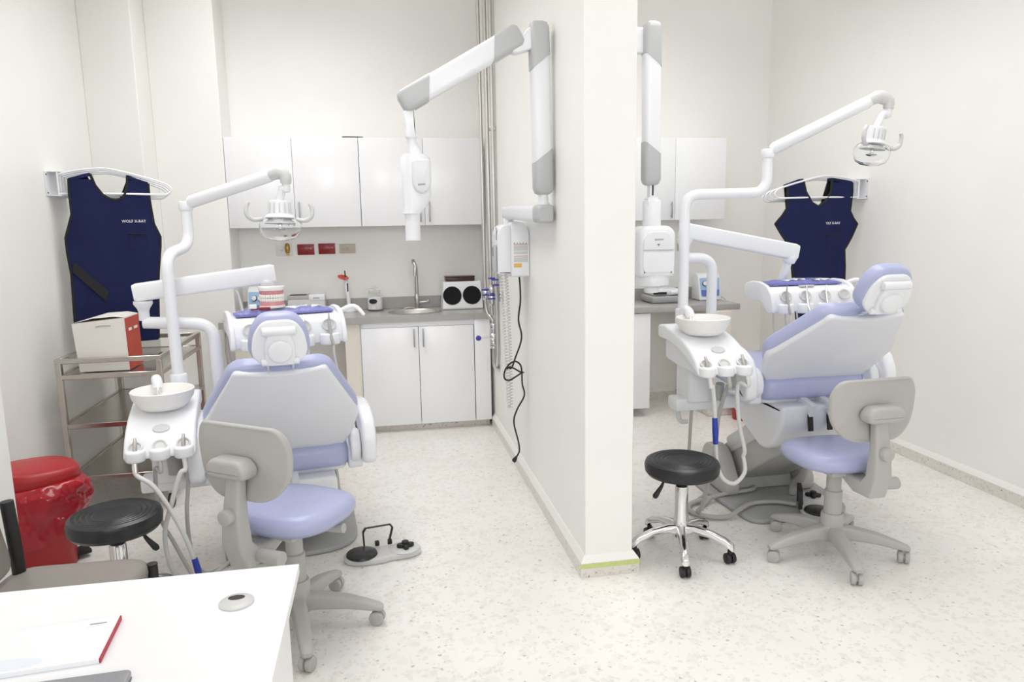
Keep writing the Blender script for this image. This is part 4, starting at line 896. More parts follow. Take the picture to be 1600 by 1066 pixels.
coil('coiled_cord', 'white coiled handset cord hanging in a loop below the x-ray control box', [(0.748, 4.47, 1.36), (0.75, 4.47, 1.25), (0.758, 4.47, 1.10), (0.772, 4.47, 0.823), (0.778, 4.47, 0.62), (0.781, 4.47, 0.515), (0.790, 4.47, 0.488), (0.799, 4.47, 0.515), (0.800, 4.47, 0.65), (0.800, 4.47, 0.822), (0.790, 4.47, 1.147), (0.78, 4.47, 1.36)], 0.0105, 90)

# ------------------------------------------------------------------ steel pipes in the corner
t = thing('gas_pipes', 'vertical stainless steel pipes with blue valve handles on the partition by the sink', 'pipe', (0.84, 5.5, 0.5))
P = lambda n, m, mb, par=None, **k: mb.build(n, m, par or t, **k)
P('pipe', 'pipe_steel', MB().tube(bend_path([(0.789, 5.54, ZC-0.01), (0.801, 5.54, 1.20), (0.803, 5.54, 0.985), (0.850, 5.50, 0.935), (0.852, 5.50, 0.90)], 0.07, 6), 0.0145, 14))
P('pipe', 'pipe_steel', MB().tube([(0.829, 5.49, ZC-0.01), (0.838, 5.49, 1.2), (0.842, 5.49, 0.97)], 0.0155, 14))
P('pipe', 'pipe_steel', MB().tube(bend_path([(0.866, 5.46, ZC-0.01), (0.872, 5.46, 1.2), (0.874, 5.46, 0.62), (0.874, 5.50, 0.555), (0.896, 5.56, 0.555)], 0.05, 6), 0.0145, 14))
P('pipe', 'pipe_steel', MB().tube(bend_path([(0.852, 5.50, 0.70), (0.853, 5.50, 0.55), (0.896, 5.50, 0.53)], 0.06, 6), 0.0145, 14))
P('thin_pipe', 'pipe_steel', MB().tube([(0.850, 5.58, ZC-0.01), (0.856, 5.58, 1.0)], 0.008, 10))
for x, y, z in ((0.803, 5.54, 1.13), (0.842, 5.49, 1.16), (0.842, 5.49, 1.09)):
    v = P('valve_body', 'chrome', MB().cyl((x, y, z-0.035), (x, y, z+0.035), 0.023, n=16, bev=0.005).cyl((x, y, z-0.045), (x, y, z-0.03), 0.026, n=6).cyl((x, y, z+0.03), (x, y, z+0.045), 0.026, n=6))
for x, y, z in ((0.862, 5.43, 1.245), (0.866, 5.43, 1.205), (0.838, 5.45, 1.255), (0.792, 5.50, 1.165), (0.80, 5.50, 1.125), (0.838, 5.45, 1.10), (0.835, 5.45, 1.128)):
    P('valve_handle', 'valve_blue', MB().box((x, y, z), (0.052, 0.022, 0.011), 0.004, 2))
P('ball_valve', 'chrome', MB().cyl((0.852, 5.50, 0.905), (0.852, 5.50, 0.86), 0.030, n=16, bev=0.004).cyl((0.852, 5.50, 0.865), (0.852, 5.50, 0.75), 0.022, n=16).ell((0.852, 5.50, 0.80), (0.034, 0.034, 0.034)).cyl((0.852, 5.50, 0.76), (0.852, 5.50, 0.735), 0.030, n=16, bev=0.004).cyl((0.852, 5.50, 0.725), (0.852, 5.50, 0.705), 0.028, n=16, bev=0.004))
P('lever', 'chrome', MB().cyl((0.85, 5.49, 0.797), (0.74, 5.48, 0.795), 0.006, n=10).cyl((0.86, 5.50, 0.84), (0.894, 5.46, 0.85), 0.006, n=8))
P('lever_ball', 'valve_blue', MB().ell((0.732, 5.48, 0.794), (0.021, 0.021, 0.021)))
P('wall_bracket', 'pipe_steel', MB().box((0.885, 5.30, 1.13), (0.02, 0.06, 0.08), 0.003, 1).box((0.872, 5.47, 2.36), (0.045, 0.03, 0.03), 0.004, 1))

# ------------------------------------------------------------------ apron racks and lead aprons
def apron_rack(label, mx, sgn, y0, z0, angs, reach):
    t = thing('apron_rack', label, 'rack', (mx, y0+0.1, z0))
    X = lambda d: mx+sgn*d
    P = lambda n, m, mb, par=None, **k: mb.build(n, m, par or t, **k)
    bp = P('wall_plate', 'plastic_white', MB().box((X(0.004), y0+0.15, z0+0.07), (0.006, 0.30, 0.145), 0.001, 1).box((X(0.04), y0+0.16, z0+0.142), (0.075, 0.27, 0.004)).box((X(0.04), y0+0.16, z0-0.001), (0.075, 0.27, 0.004)))
    for y, z in ((y0+0.012, z0+0.015), (y0+0.012, z0+0.125)):
        P('screw', 'rubber_black', MB().cyl((X(0.006), y, z), (X(0.010), y, z), 0.005, n=8), bp)
    for k, a in enumerate(angs):
        hy = y0+0.035+0.037*k; hx = X(0.06); d = V(sgn*cos(a), sin(a), 0); R = reach-0.012*k
        pts = [(0, 0.125), (0.10, 0.150), (0.22, 0.165), (0.30, 0.160), (0.44, 0.125), (0.57, 0.085), (0.615, 0.06), (0.625, 0.035), (0.60, 0.012), (0.55, 0.008), (0.30, 0.012), (0.0, 0.010)]
        o = V(hx, hy, z0)
        P('hanger_arm', 'plastic_white', MB().tube([o+d*(p*R/0.625)+V(0, 0, q-0.006*k) for p, q in pts], 0.0065, 8, 4))
        P('hinge_pin', 'plastic_white', MB().cyl((hx, hy, z0-0.004), (hx, hy, z0+0.145), 0.006, n=8))
    return t
apron_rack('white swing-arm apron rack on the left wall above the trolley', XL, 1, 4.87, 1.876, [radians(a) for a in (18, 22, 27, 31)], 0.62)
apron_rack('white swing-arm apron rack on the right wall', XR, -1, 4.89, 1.805, [radians(a) for a in (-2, 2, 6, 10)], 0.69)

def apron(label, org, ang, left, right, neck, zb, txt, pocket, strap, seed):
    """left/right/neck: outline points (u,z) from the shoulder down; cloth hangs in the vertical plane through org at angle ang"""
    rnd = random.Random(seed)
    d = V(cos(ang), sin(ang), 0); n = V(sin(ang), -cos(ang), 0)   # n faces the room
    t = thing('lead_apron', label, 'apron', (org[0]+d.x*0.25, org[1]+d.y*0.25, zb))
    def itp(pts, z):
        if z >= pts[0][1]: return pts[0][0]
        for i in range(len(pts)-1):
            if pts[i][1] >= z >= pts[i+1][1]:
                f = (pts[i][1]-z)/max(1e-9, pts[i][1]-pts[i+1][1]); return pts[i][0]*(1-f)+pts[i+1][0]*f
        return pts[-1][0]
    nk = min(neck, key=lambda p: p[1]); NL = [p for p in neck if p[0] <= nk[0]]; NR = sorted([p for p in neck if p[0] >= nk[0]], key=lambda p: -p[1])
    ph = rnd.random()*6
    def wave(u, z): return 0.010*sin(9*u+ph+2.2*z)+0.008*sin(17*u-5*z+ph)*(1.9-z)+0.006*sin(26*u+3*z)
    def pt(u, z, off=0.0):
        return V(org[0], org[1], 0)+d*u+n*(0.012+wave(u, z)+off)+V(0, 0, z)
    zl, zr = left[0][1], right[0][1]; N = 64; M_ = 12
    rows = []
    for i in range(N+1):
        f = i/N; row = []
        ztl = lambda f_: zl-(zl-zb)*f_
        z = max(zl, zr)-(max(zl, zr)-zb)*f
        a, b = itp(left, z), itp(right, z)
        if z > nk[1]: c1, c2 = itp(NL, z), itp(NR, z)
        else: c1 = c2 = nk[0]+(0.5*(a+b)-nk[0])*min(1, (nk[1]-z)/0.3)
        rows.append((z, a, c1, c2, b))
    front = MB(); vs = []; fs = []
    tops = {0: (left[0], neck[0]), 1: (neck[-1], right[0])}
    for side in (0, 1):
        for off in (0.006, -0.006):
            for (z, a, c1, c2, b) in rows:
                p, q = (a, c1) if side == 0 else (c2, b)
                for j in range(M_+1):
                    g = j/M_; u = p*(1-g)+q*g
                    zz = z
                    (e0, e1) = tops[side]; lim = e0[1]+(e1[1]-e0[1])*max(0, min(1, (u-e0[0])/(e1[0]-e0[0])))
                    vs.append(pt(u, min(zz, lim), off))
    S = (N+1)*(M_+1)
    for side in (0, 1):
        o0 = side*2*S; o1 = o0+S
        for i in range(N):
            for j in range(M_):
                q = [i*(M_+1)+j, i*(M_+1)+j+1, (i+1)*(M_+1)+j+1, (i+1)*(M_+1)+j]
                fs.append(tuple(o0+k for k in q)); fs.append(tuple(o1+k for k in reversed(q)))
            for j in (0, M_):
                q = [i*(M_+1)+j, (i+1)*(M_+1)+j]
                fs.append((o0+q[0], o0+q[1], o1+q[1], o1+q[0]))
        for j in range(M_):
            for i in (0, N):
                q = [i*(M_+1)+j, i*(M_+1)+j+1]; fs.append((o0+q[0], o0+q[1], o1+q[1], o1+q[0]))
    MB().add(vs, fs).build('cloth', 'navy_cloth', t, ang=60)
    # black binding along the edges
    for nm, line in (('edge_binding', left), ('edge_binding', right), ('neck_binding', neck)):
        fine = []
        for i in range(len(line)-1):
            for k in range(6): fine.append((line[i][0]+(line[i+1][0]-line[i][0])*k/6, line[i][1]+(line[i+1][1]-line[i][1])*k/6))
        fine.append(line[-1])
        MB().tube([pt(u, z, 0.0) for u, z in fine], 0.009, 8).build(nm, 'binding_black', t)
    # rear half falling behind the hanger
    bl = [(left[0][0]+0.01, zl-0.005), (neck[0][0]-0.01, neck[0][1]-0.005), (neck[0][0]+0.06, nk[1]-0.02), (neck[-1][0]-0.06, nk[1]-0.02), (neck[-1][0]+0.01, neck[-1][1]-0.005), (right[0][0]-0.01, zr-0.005), (right[-1][0]-0.03, zb+0.05), (left[-1][0]+0.03, zb+0.05)]
    MB().prism(bl, -0.075, -0.063, lambda a, b, q: pt(a, b, 0)+n*(q-0.0)).build('rear_panel', 'binding_black', t)
    for (a0, a1) in ((left[0], neck[0]), (neck[-1], right[0])):
        lo = []
        for f in (0.0, 0.25, 0.5, 0.75, 1.0):
            u = a0[0]+(a1[0]-a0[0])*f; z = a0[1]+(a1[1]-a0[1])*f
            lo.append([pt(u, z-0.012, 0.006), pt(u, z+0.008, 0.0), pt(u, z+0.008, -0.06), pt(u, z-0.012, -0.066)])
        MB().loft(lo).build('shoulder', 'navy_cloth', t, ang=60)
    text('lettering', 'WOLF X-RAY', 0.025, frame_matrix(pt(txt[0], txt[1], 0.0135), d, (0, 0, 1)), 'lettering_white', t, sx=0.92)
    (p0, p1, ph_) = pocket
    MB().prism(round_poly([(p0[0], p0[1]), (p1[0], p1[1]), (p1[0], p1[1]-ph_), (p0[0], p0[1]-ph_)], 0.01, 2), 0.0065, 0.0095, lambda a, b, q: pt(a, b, q)).build('pocket', 'navy_cloth', t)
    MB().tube([pt(p0[0], p0[1], 0.009), pt((p0[0]+p1[0])/2, (p0[1]+p1[1])/2, 0.011), pt(p1[0], p1[1], 0.009)], 0.004, 6).build('pocket_edge', 'binding_black', t)
    if strap:
        MB().prism(strap, 0.006, 0.016, lambda a, b, q: pt(a, b, q)).build('strap', 'binding_black', t)
    return t
apron('navy blue lead apron hanging over the trolley on the left wall rack', (-1.86, 4.90), radians(25),
    [(0.03, 1.973), (0.026, 1.897), (0.027, 1.762), (0.005, 1.69), (-0.018, 1.62), (-0.018, 1.53), (-0.009, 1.393), (-0.02, 1.115), (-0.02, 0.955)],
    [(0.467, 1.955), (0.466, 1.862), (0.478, 1.699), (0.509, 1.616), (0.504, 1.554), (0.48, 1.40), (0.465, 1.283), (0.452, 1.10), (0.44, 0.955)],
    [(0.145, 2.007), (0.166, 1.938), (0.203, 1.88), (0.240, 1.855), (0.271, 1.849), (0.308, 1.857), (0.333, 1.901), (0.345, 1.95), (0.349, 1.996)],
    0.945, (0.36, 1.716), ((0.325, 1.640), (0.427, 1.634), 0.10), [(-0.004, 1.41), (0.159, 1.221), (0.183, 1.281), (0.012, 1.475)], 3)
apron('navy blue lead apron with pointed sides hanging on the right wall rack', (2.86, 4.93), 0.0,
    [(0.087, 1.904), (0.088, 1.83), (0.090, 1.743), (0.06, 1.69), (0.012, 1.629), (0.06, 1.55), (0.112, 1.478), (0.15, 1.33), (0.178, 1.202), (0.208, 0.912)],
    [(0.614, 1.924), (0.619, 1.854), (0.606, 1.714), (0.64, 1.66), (0.680, 1.618), (0.63, 1.52), (0.576, 1.43), (0.588, 1.30), (0.590, 1.214), (0.566, 0.912)],
    [(0.208, 1.944), (0.233, 1.857), (0.283, 1.778), (0.331, 1.75), (0.397, 1.791), (0.445, 1.855), (0.450, 1.948)],
    0.90, (0.448, 1.627), ((0.411, 1.543), (0.527, 1.540), 0.10), None, 8)

# ------------------------------------------------------------------ trolley, box, bins
t = thing('steel_trolley', 'three-tier stainless steel trolley along the left wall', 'trolley', (-1.565, 4.96, 0))
x0, x1, y0, y1 = -1.85, -1.28, 4.47, 5.45
for x in (x0+0.016, x1-0.016):
    for y in (y0+0.016, y1-0.016):
        post = MB().bx(x-0.016, x+0.016, y-0.016, y+0.016, 0.09, 0.91, 0.003, 1).build('post', 'trolley_steel', t)
        MB().cyl((x-0.014, y, 0.042), (x+0.014, y, 0.042), 0.042, n=18, bev=0.004).cyl((x, y, 0.05), (x, y, 0.092), 0.012, n=10).build('caster', 'rubber_black', post)
for z in (0.840, 0.548, 0.230):
    MB().bx(x0+0.02, x1-0.02, y0+0.02, y1-0.02, z-0.004, z).build('shelf', 'trolley_steel', t)
    for a in ((x0, x1, y0, y0+0.028), (x0, x1, y1-0.028, y1)): MB().bx(a[0]+0.03, a[1]-0.03, a[2], a[3], z-0.026, z+0.004, 0.003, 1).build('shelf_rail', 'trolley_steel', t)
    for a in ((x0, x0+0.028), (x1-0.028, x1)): MB().bx(a[0], a[1], y0+0.03, y1-0.03, z-0.026, z+0.004, 0.003, 1).build('shelf_rail', 'trolley_steel', t)
for a in ((x0, x1, y0, y0+0.03), (x0, x1, y1-0.03, y1), (x0, x0+0.03, y0+0.03, y1-0.03), (x1-0.03, x1, y0+0.03, y1-0.03)):
    MB().bx(a[0], a[1], a[2], a[3], 0.907, 0.936, 0.003, 1).build('guard_rail', 'trolley_steel', t)
# carton with a red end
t = thing('carton', 'white cardboard carton with a red end standing on the steel trolley', 'box', (-1.605, 4.65, 0.845))
bx0, bx1, by0, by1, bz = -1.742, -1.472, 4.53, 4.78, 0.846
MB().loft([[V(bx0+d_, by0+0.0, bz), V(bx1, by0, bz), V(bx1, by1, bz), V(bx0+d_, by1, bz)] if z == 0 else [V(bx0-0.018, by0, bz+0.285), V(bx1-0.004, by0, bz+0.31), V(bx1-0.004, by1, bz+0.31), V(bx0-0.018, by1, bz+0.285)] for z, d_ in ((0, 0.0), (1, 0))]).build('carton_body', 'carton_white', t)
MB().add([V(bx0-0.018, by0, bz+0.2855), V(bx0+0.10, by0-0.002, bz+0.312), V(bx1-0.06, by0, bz+0.318), V(bx1-0.004, by0, bz+0.311), V(bx1-0.004, by1, bz+0.311), V(bx1-0.06, by1, bz+0.322), V(bx0+0.10, by1, bz+0.318), V(bx0-0.018, by1, bz+0.2855),
          ], [(0, 1, 6, 7), (1, 2, 5, 6), (2, 3, 4, 5), (0, 7, 6, 5, 4, 3, 2, 1)]).build('carton_flap', 'carton_white', t, ang=20)
MB().loft([[V(bx1-0.001, by0+0.004, bz+0.001), V(bx1+0.003, by0+0.004, bz+0.001), V(bx1+0.003, by1-0.004, bz+0.001), V(bx1-0.001, by1-0.004, bz+0.001)], [V(bx1-0.005, by0+0.004, bz+0.305), V(bx1-0.001, by0+0.004, bz+0.305), V(bx1-0.001, by1-0.004, bz+0.305), V(bx1-0.005, by1-0.004, bz+0.305)]]).build('red_end', 'carton_red', t, label='red printed end panel')
mb = MB()
for k, (y, z, w) in enumerate(((4.60, 0.235, 0.05), (4.70, 0.235, 0.06))): mb.box((bx1+0.0015, y, bz+z), (0.002, w, 0.016), rz=0)
mb.build('print_mark', 'carton_white', t)
MB().tube([(bx0+0.11, by0-0.002, bz+0.262), (bx0+0.14, by0-0.003, bz+0.268), (bx0+0.19, by0-0.003, bz+0.266)], 0.0025, 6, 2).build('tab_slot', 'plastic_midgrey', t)

def superc(r, n=48, e=0.75, k=1.0, f=None):
    o = []
    for i in range(n):
        th = 2*pi*i/n; c, s = cos(th), sin(th)
        rr = r*(1+(f(th) if f else 0)); o.append((abs(c)**e*(1 if c > 0 else -1)*rr, abs(s)**e*(1 if s > 0 else -1)*rr*k))
    return o
def pedal_bin(label, loc, rz, s, bag):
    t = thing('waste_bin', label, 'bin', loc, rz)
    P = lambda n, m, mb, par=None, **k: mb.build(n, m, par or t, local=True, **k)
    P('body', 'bin_red', MB().loft([[V(x*s, y*s, z*s) for x, y in superc(r)] for r, z in ((0.118, 0.0), (0.125, 0.012), (0.150, 0.42), (0.158, 0.43), (0.158, 0.47))]), ang=50)
    lid = P('lid', 'bin_red', MB().loft([[V(x*s, y*s, (z+(0.055*(y+0.15) if z > 0.5 else 0))*s) for x, y in superc(r)] for r, z in ((0.172, 0.455), (0.178, 0.462), (0.176, 0.500), (0.168, 0.512), (0.150, 0.520), (0.143, 0.517), (0.125, 0.524), (0.06, 0.532), (0.005, 0.533))]), ang=50)
    P('pedal', 'rubber_black', MB().box((0.0, -0.155*s, 0.03*s), (0.09*s, 0.07*s, 0.022*s), 0.006, 2).box((0, -0.12*s, 0.04*s), (0.10*s, 0.02*s, 0.06*s), 0.004, 1))
    if bag:
        from mathutils import noise as mn
        lo = []; NR, NS = 26, 140
        prof = [(0.163, 0.470), (0.186, 0.458), (0.202, 0.425), (0.210, 0.385), (0.206, 0.345), (0.196, 0.30), (0.184, 0.25), (0.174, 0.20)]
        for i in range(NR+1):
            f = i/NR*(len(prof)-1); k = min(int(f), len(prof)-2); g = f-k
            r = prof[k][0]*(1-g)+prof[k+1][0]*g; z = prof[k][1]*(1-g)+prof[k+1][1]*g; amp = min(1.0, i/7)
            ring = []
            for j, (x, y) in enumerate(superc(r, NS, 0.86)):
                p = V(x, y, z); n1 = mn.noise(p*9+V(3, 1, 0)); n2 = 1-2*abs(mn.noise(p*17)); n3 = 1-2*abs(mn.noise(V(x, y, z*0.6)*34+V(7, 0, 2)))
                k2 = 1+amp*(0.10*n1+0.055*n2+0.03*n3); k2 = max(k2, 0.155/r*(1-0.0) if z > 0.4 else 0.150/r)
                th = math.atan2(y, x); dz = (i/NR)*0.05*sin(2*th+0.6)+(i/NR)**2*0.05*mn.noise(p*8+V(0, 5, 0))
                ring.append(V(x*k2*s, y*k2*s, (z+dz)*s))
            lo.append(ring)
        P('bin_bag', 'bag_red', MB().loft(lo, False, False), ang=35)
    return t
pedal_bin('red pedal bin with a red bag folded over its rim at the left edge', (-1.70, 3.78, 0), radians(125), 1.0, True)
pedal_bin('small red pedal bin behind the right dental chair', (2.985, 5.50, 0), radians(35), 0.72, False)

# ------------------------------------------------------------------ desk corner, book, laptop, visitor chair
t = thing('desk', 'white office desk in the lower left corner', 'desk', (-1.0, 1.55, 0))
GX, GY = -0.379, 1.743
def ring_slab():
    n = 40; ring = [(GX+0.028*cos(2*pi*k/n), GY+0.028*sin(2*pi*k/n)) for k in range(n)]; outer = []
    X0, X1, Y0, Y1 = -1.42, -0.25, 1.15, 1.925
    for a, b in ring:
        dx, dy = a-GX, b-GY
        kx = ((X1-GX) if dx > 0 else (X0-GX))/dx if abs(dx) > 1e-9 else 1e9
        ky = ((Y1-GY) if dy > 0 else (Y0-GY))/dy if abs(dy) > 1e-9 else 1e9
        k = min(kx, ky); outer.append((GX+dx*k, GY+dy*k))
    for c in ((X0, Y0), (X1, Y0), (X0, Y1), (X1, Y1)):
        i = min(range(n), key=lambda j: (outer[j][0]-c[0])**2+(outer[j][1]-c[1])**2); outer[i] = c
    return MB().loft([[(a, b, 0.75) for a, b in ring], [(a, b, 0.75) for a, b in outer], [(a, b, 0.725) for a, b in outer], [(a, b, 0.725) for a, b in ring]], closed=True)
ring_slab().build('desk_top', 'desk_white', t, ang=30)
MB().bx(-0.30, -0.275, 1.20, 1.85, 0.0, 0.725, 0.001, 1).build('side_panel', 'desk_white', t)
MB().bx(-1.40, -1.375, 1.20, 1.85, 0.0, 0.725, 0.001, 1).build('side_panel', 'desk_white', t)
MB().bx(-1.374, -0.301, 1.55, 1.568, 0.35, 0.725, 0.001, 1).build('modesty_panel', 'desk_white', t)
g = MB().lathe([(0.041, 0.7505), (0.041, 0.7535), (0.036, 0.7565), (0.020, 0.7572), (0.002, 0.7573)], (GX, GY, 0), 36, cap0=False).build('cable_grommet', 'plastic_pale', t, label='pale round cable grommet')
MB().prism(circ(GX-0.002, GY+0.013, 0.020, 28, 0.012), 0.7555, 0.7578, XY).build('cable_opening', 'rubber_black', g)
t = thing('brochure', 'white brochure with a red spine edge lying on the desk', 'brochure', (-0.85, 1.63, 0.75), 0)
q = [(-0.634, 1.718), (-0.619, 1.540), (-1.02, 1.505), (-1.035, 1.683)]
MB().prism(q, 0.7505, 0.7605, XY).build('pages', 'paper', t)
MB().loft([[V(a, b, z) for a, b in ((-0.6338, 1.718), (-0.6308, 1.7183), (-0.6158, 1.5403), (-0.6188, 1.540))] for z in (0.7505, 0.7612)]).build('spine_edge', 'book_red', t, label='red edge strip')
for dy, dx0, m in ((0.0, 0.0, 'laptop_grey'), (-0.010, -0.004, 'paper_blue')):
    MB().box((-0.672+dx0, 1.692+dy, 0.7608), (0.035, 0.004, 0.0006), rz=0.09).build('logo_mark', m, t)
MB().prism(circ(-0.80, 1.555, 0.065, 24, 0.022), 0.7605, 0.7609, XY).build('cover_print', 'paper_blue', t)
t = thing('laptop', 'closed grey laptop with rounded corner at the bottom edge of the desk', 'laptop', (-0.75, 1.36, 0.75))
MB().prism(round_poly([(-0.535, 1.483), (-0.525, 1.24), (-0.88, 1.225), (-0.89, 1.468)], 0.014, 4), 0.7505, 0.764, XY, 0.003).build('lid', 'laptop_grey', t)
MB().prism(round_poly([(-0.533, 1.481), (-0.523, 1.242), (-0.878, 1.227), (-0.888, 1.466)], 0.014, 4), 0.7502, 0.7506, XY).build('base', 'laptop_grey', t)

t = thing('visitor_chair', 'taupe padded visitor chair with black frame behind the desk', 'chair', (-1.08, 2.38, 0))
lo = []
for z, k in ((0.445, 0.94), (0.450, 0.985), (0.47, 1.0), (0.488, 0.99), (0.500, 0.94), (0.506, 0.80)):
    lo.append([V(-1.075+x*k, 2.42+y*k, z) for x, y in round_poly([(-0.235, -0.225), (0.225, -0.235), (0.235, 0.225), (-0.225, 0.235)], 0.09, 5)])
MB().loft(lo).build('seat', 'taupe_vinyl', t, ang=60)
for y in (2.175, 2.595):
    MB().tube([(-1.25, y, 0.03), (-1.258, y, 0.42), (-1.262, y, 0.60), (-1.27, y, 0.76)], 0.021, 10, 3).build('rear_leg', 'rubber_black', t)
    lg = MB().cyl((-0.836, y, 0.0), (-0.836, y, 0.485), 0.018, n=14, bev=0.003).build('front_leg', 'rubber_black', t)
    MB().cyl((-0.836, y, 0.485), (-0.836, y, 0.492), 0.019, n=14, bev=0.003).build('leg_cap', 'rubber_black', lg)
    MB().tube([(-1.262, y, 0.40), (-0.836, y, 0.40)], 0.012, 8).build('side_rail', 'rubber_black', t)
MB().prism(round_poly([(2.20, 0.53), (2.57, 0.53), (2.57, 0.80), (2.20, 0.80)], 0.06, 4), -0.028, 0.022, lambda a, b, q: (-1.262-(b-0.45)*0.18+q, a, b), 0.015).build('backrest', 'taupe_vinyl', t, ang=60)

# ------------------------------------------------------------------ things on the worktops
Z0 = CT+0.0005
t = thing('curing_light', 'white curing light with orange shield standing in its charger', 'curing light', (-0.262, 6.22, Z0))
MB().lathe([(0.062, Z0), (0.064, Z0+0.006), (0.058, Z0+0.028), (0.036, Z0+0.052), (0.020, Z0+0.06)], (-0.262, 6.22, 0), 28).build('charger', 'plastic_white', t)
MB().tube([(-0.262, 6.22, Z0+0.05), (-0.264, 6.22, Z0+0.12), (-0.278, 6.22, Z0+0.27), (-0.279, 6.22, Z0+0.285)], [0.014, 0.0185, 0.0175, 0.009], 14).build('handle', 'plastic_white', t)
MB().prism(round_poly([(-0.005, 0.13), (0.005, 0.13), (0.005, 0.20), (-0.005, 0.20)], 0.004, 2), -0.0195, -0.012, lambda a, b, q: (-0.2645+a-0.00009*1e2*(b-0.1)*1.0, 6.22+q, Z0+0.04+b)).build('button_panel', 'rubber_black', t)
MB().tube([(-0.279, 6.22, Z0+0.28), (-0.281, 6.22, Z0+0.31), (-0.282, 6.215, Z0+0.345)], [0.006, 0.0055, 0.0045], 10).build('light_guide', 'rubber_black', t)
MB().lathe([(0.004, 0.0), (0.045, 0.006), (0.047, 0.009), (0.004, 0.004)], (-0.30, 6.215, Z0+0.283), 24, Matrix.Rotation(0.25, 3, 'Y') @ Matrix.Rotation(0.35, 3, 'X')).build('shield', 'shield_orange', t)
t = thing('cotton_jar', 'glass jar of white cotton with a black label beside the sink', 'jar', (-0.045, 6.22, Z0))
MB().lathe([(0.060, Z0), (0.068, Z0+0.006), (0.069, Z0+0.11), (0.060, Z0+0.135), (0.045, Z0+0.15), (0.045, Z0+0.16), (0.043, Z0+0.16), (0.043, Z0+0.148), (0.057, Z0+0.132), (0.066, Z0+0.108), (0.065, Z0+0.008), (0.002, Z0+0.007)], (-0.045, 6.22, 0), 28).build('glass_body', 'glass', t)
MB().lathe([(0.05, Z0+0.010), (0.062, Z0+0.014), (0.063, Z0+0.09), (0.055, Z0+0.112), (0.02, Z0+0.12)], (-0.045, 6.22, 0), 24).build('cotton_fill', 'cotton', t, label='white cotton balls')
MB().lathe([(0.046, Z0+0.161), (0.052, Z0+0.168), (0.050, Z0+0.176), (0.012, Z0+0.182), (0.012, Z0+0.19), (0.045, Z0+0.198), (0.046, Z0+0.206), (0.01, Z0+0.21)], (-0.045, 6.22, 0), 24).build('glass_lid', 'glass', t)
MB().prism(circ(-0.018, 0.085, 0.036, 20, 0.021), 0.0695, 0.0705, lambda a, b, q: (-0.045+q*sin(a/0.07), 6.22-q*cos(a/0.07), Z0+b)).build('label', 'rubber_black', t)
t = thing('twin_disc_box', 'white box with two black round discs on its front beside the steel pipes', 'device', (0.685, 6.15, Z0))
o = [(-0.098, 0.0), (0.12, 0.0), (0.11, 0.235), (-0.045, 0.235)]
fb = lambda a, b, q: (q, 6.15+a, Z0+b)
MB().loft([[V(0.515+(0.012 if b > 0.1 else 0), 6.15+a, Z0+b) for a, b in round_poly(o, 0.02, 3)], [V(0.855-(0.012 if b > 0.1 else 0), 6.15+a, Z0+b) for a, b in round_poly(o, 0.02, 3)]]).build('case', 'plastic_white', t)
sl = math.atan2(0.053, 0.235)
for x in (0.598, 0.765):
    MB().lathe([(0.078, 0.0), (0.078, 0.004), (0.074, 0.006), (0.064, 0.004), (0.002, 0.003)], (x, 6.15-0.0725, Z0+0.118), 36, Matrix.Rotation(pi/2-sl, 3, 'X')).build('disc', 'disc_black', t)
MB().box((0.685, 6.07, Z0+0.033), (0.02, 0.004, 0.014), 0.001, 1).build('clasp', 'plastic_pale', t)
t = thing('brown_tray', 'dark brown lidded case lying on top of the twin-disc box', 'case', (0.68, 6.17, Z0+0.236))
MB().box((0.672, 6.17, Z0+0.236+0.017), (0.25, 0.12, 0.032), 0.008, 2).build('case_base', 'tray_brown', t)
MB().box((0.672, 6.17, Z0+0.236+0.037), (0.256, 0.126, 0.010), 0.004, 2).build('case_lid', 'tray_brown', t)
t = thing('thermal_printer', 'small grey and white desktop device on the worktop behind the dental tray', 'device', (-0.61, 6.22, Z0))
MB().box((-0.60, 6.22, Z0+0.06), (0.30, 0.17, 0.12), 0.01, 2).build('base', 'plastic_pale', t)
MB().box((-0.665, 6.22, Z0+0.137), (0.17, 0.15, 0.036), 0.006, 2).build('left_cover', 'plastic_grey', t)
MB().box((-0.665, 6.19, Z0+0.156), (0.13, 0.08, 0.006), 0.002, 1).build('window', 'rubber_black', t)
MB().box((-0.515, 6.21, Z0+0.135), (0.13, 0.16, 0.05), 0.008, 2).build('right_cover', 'plastic_white', t)
MB().box((-0.52, 6.129, Z0+0.132), (0.05, 0.002, 0.007)).build('print_mark', 'lettering_grey', t)
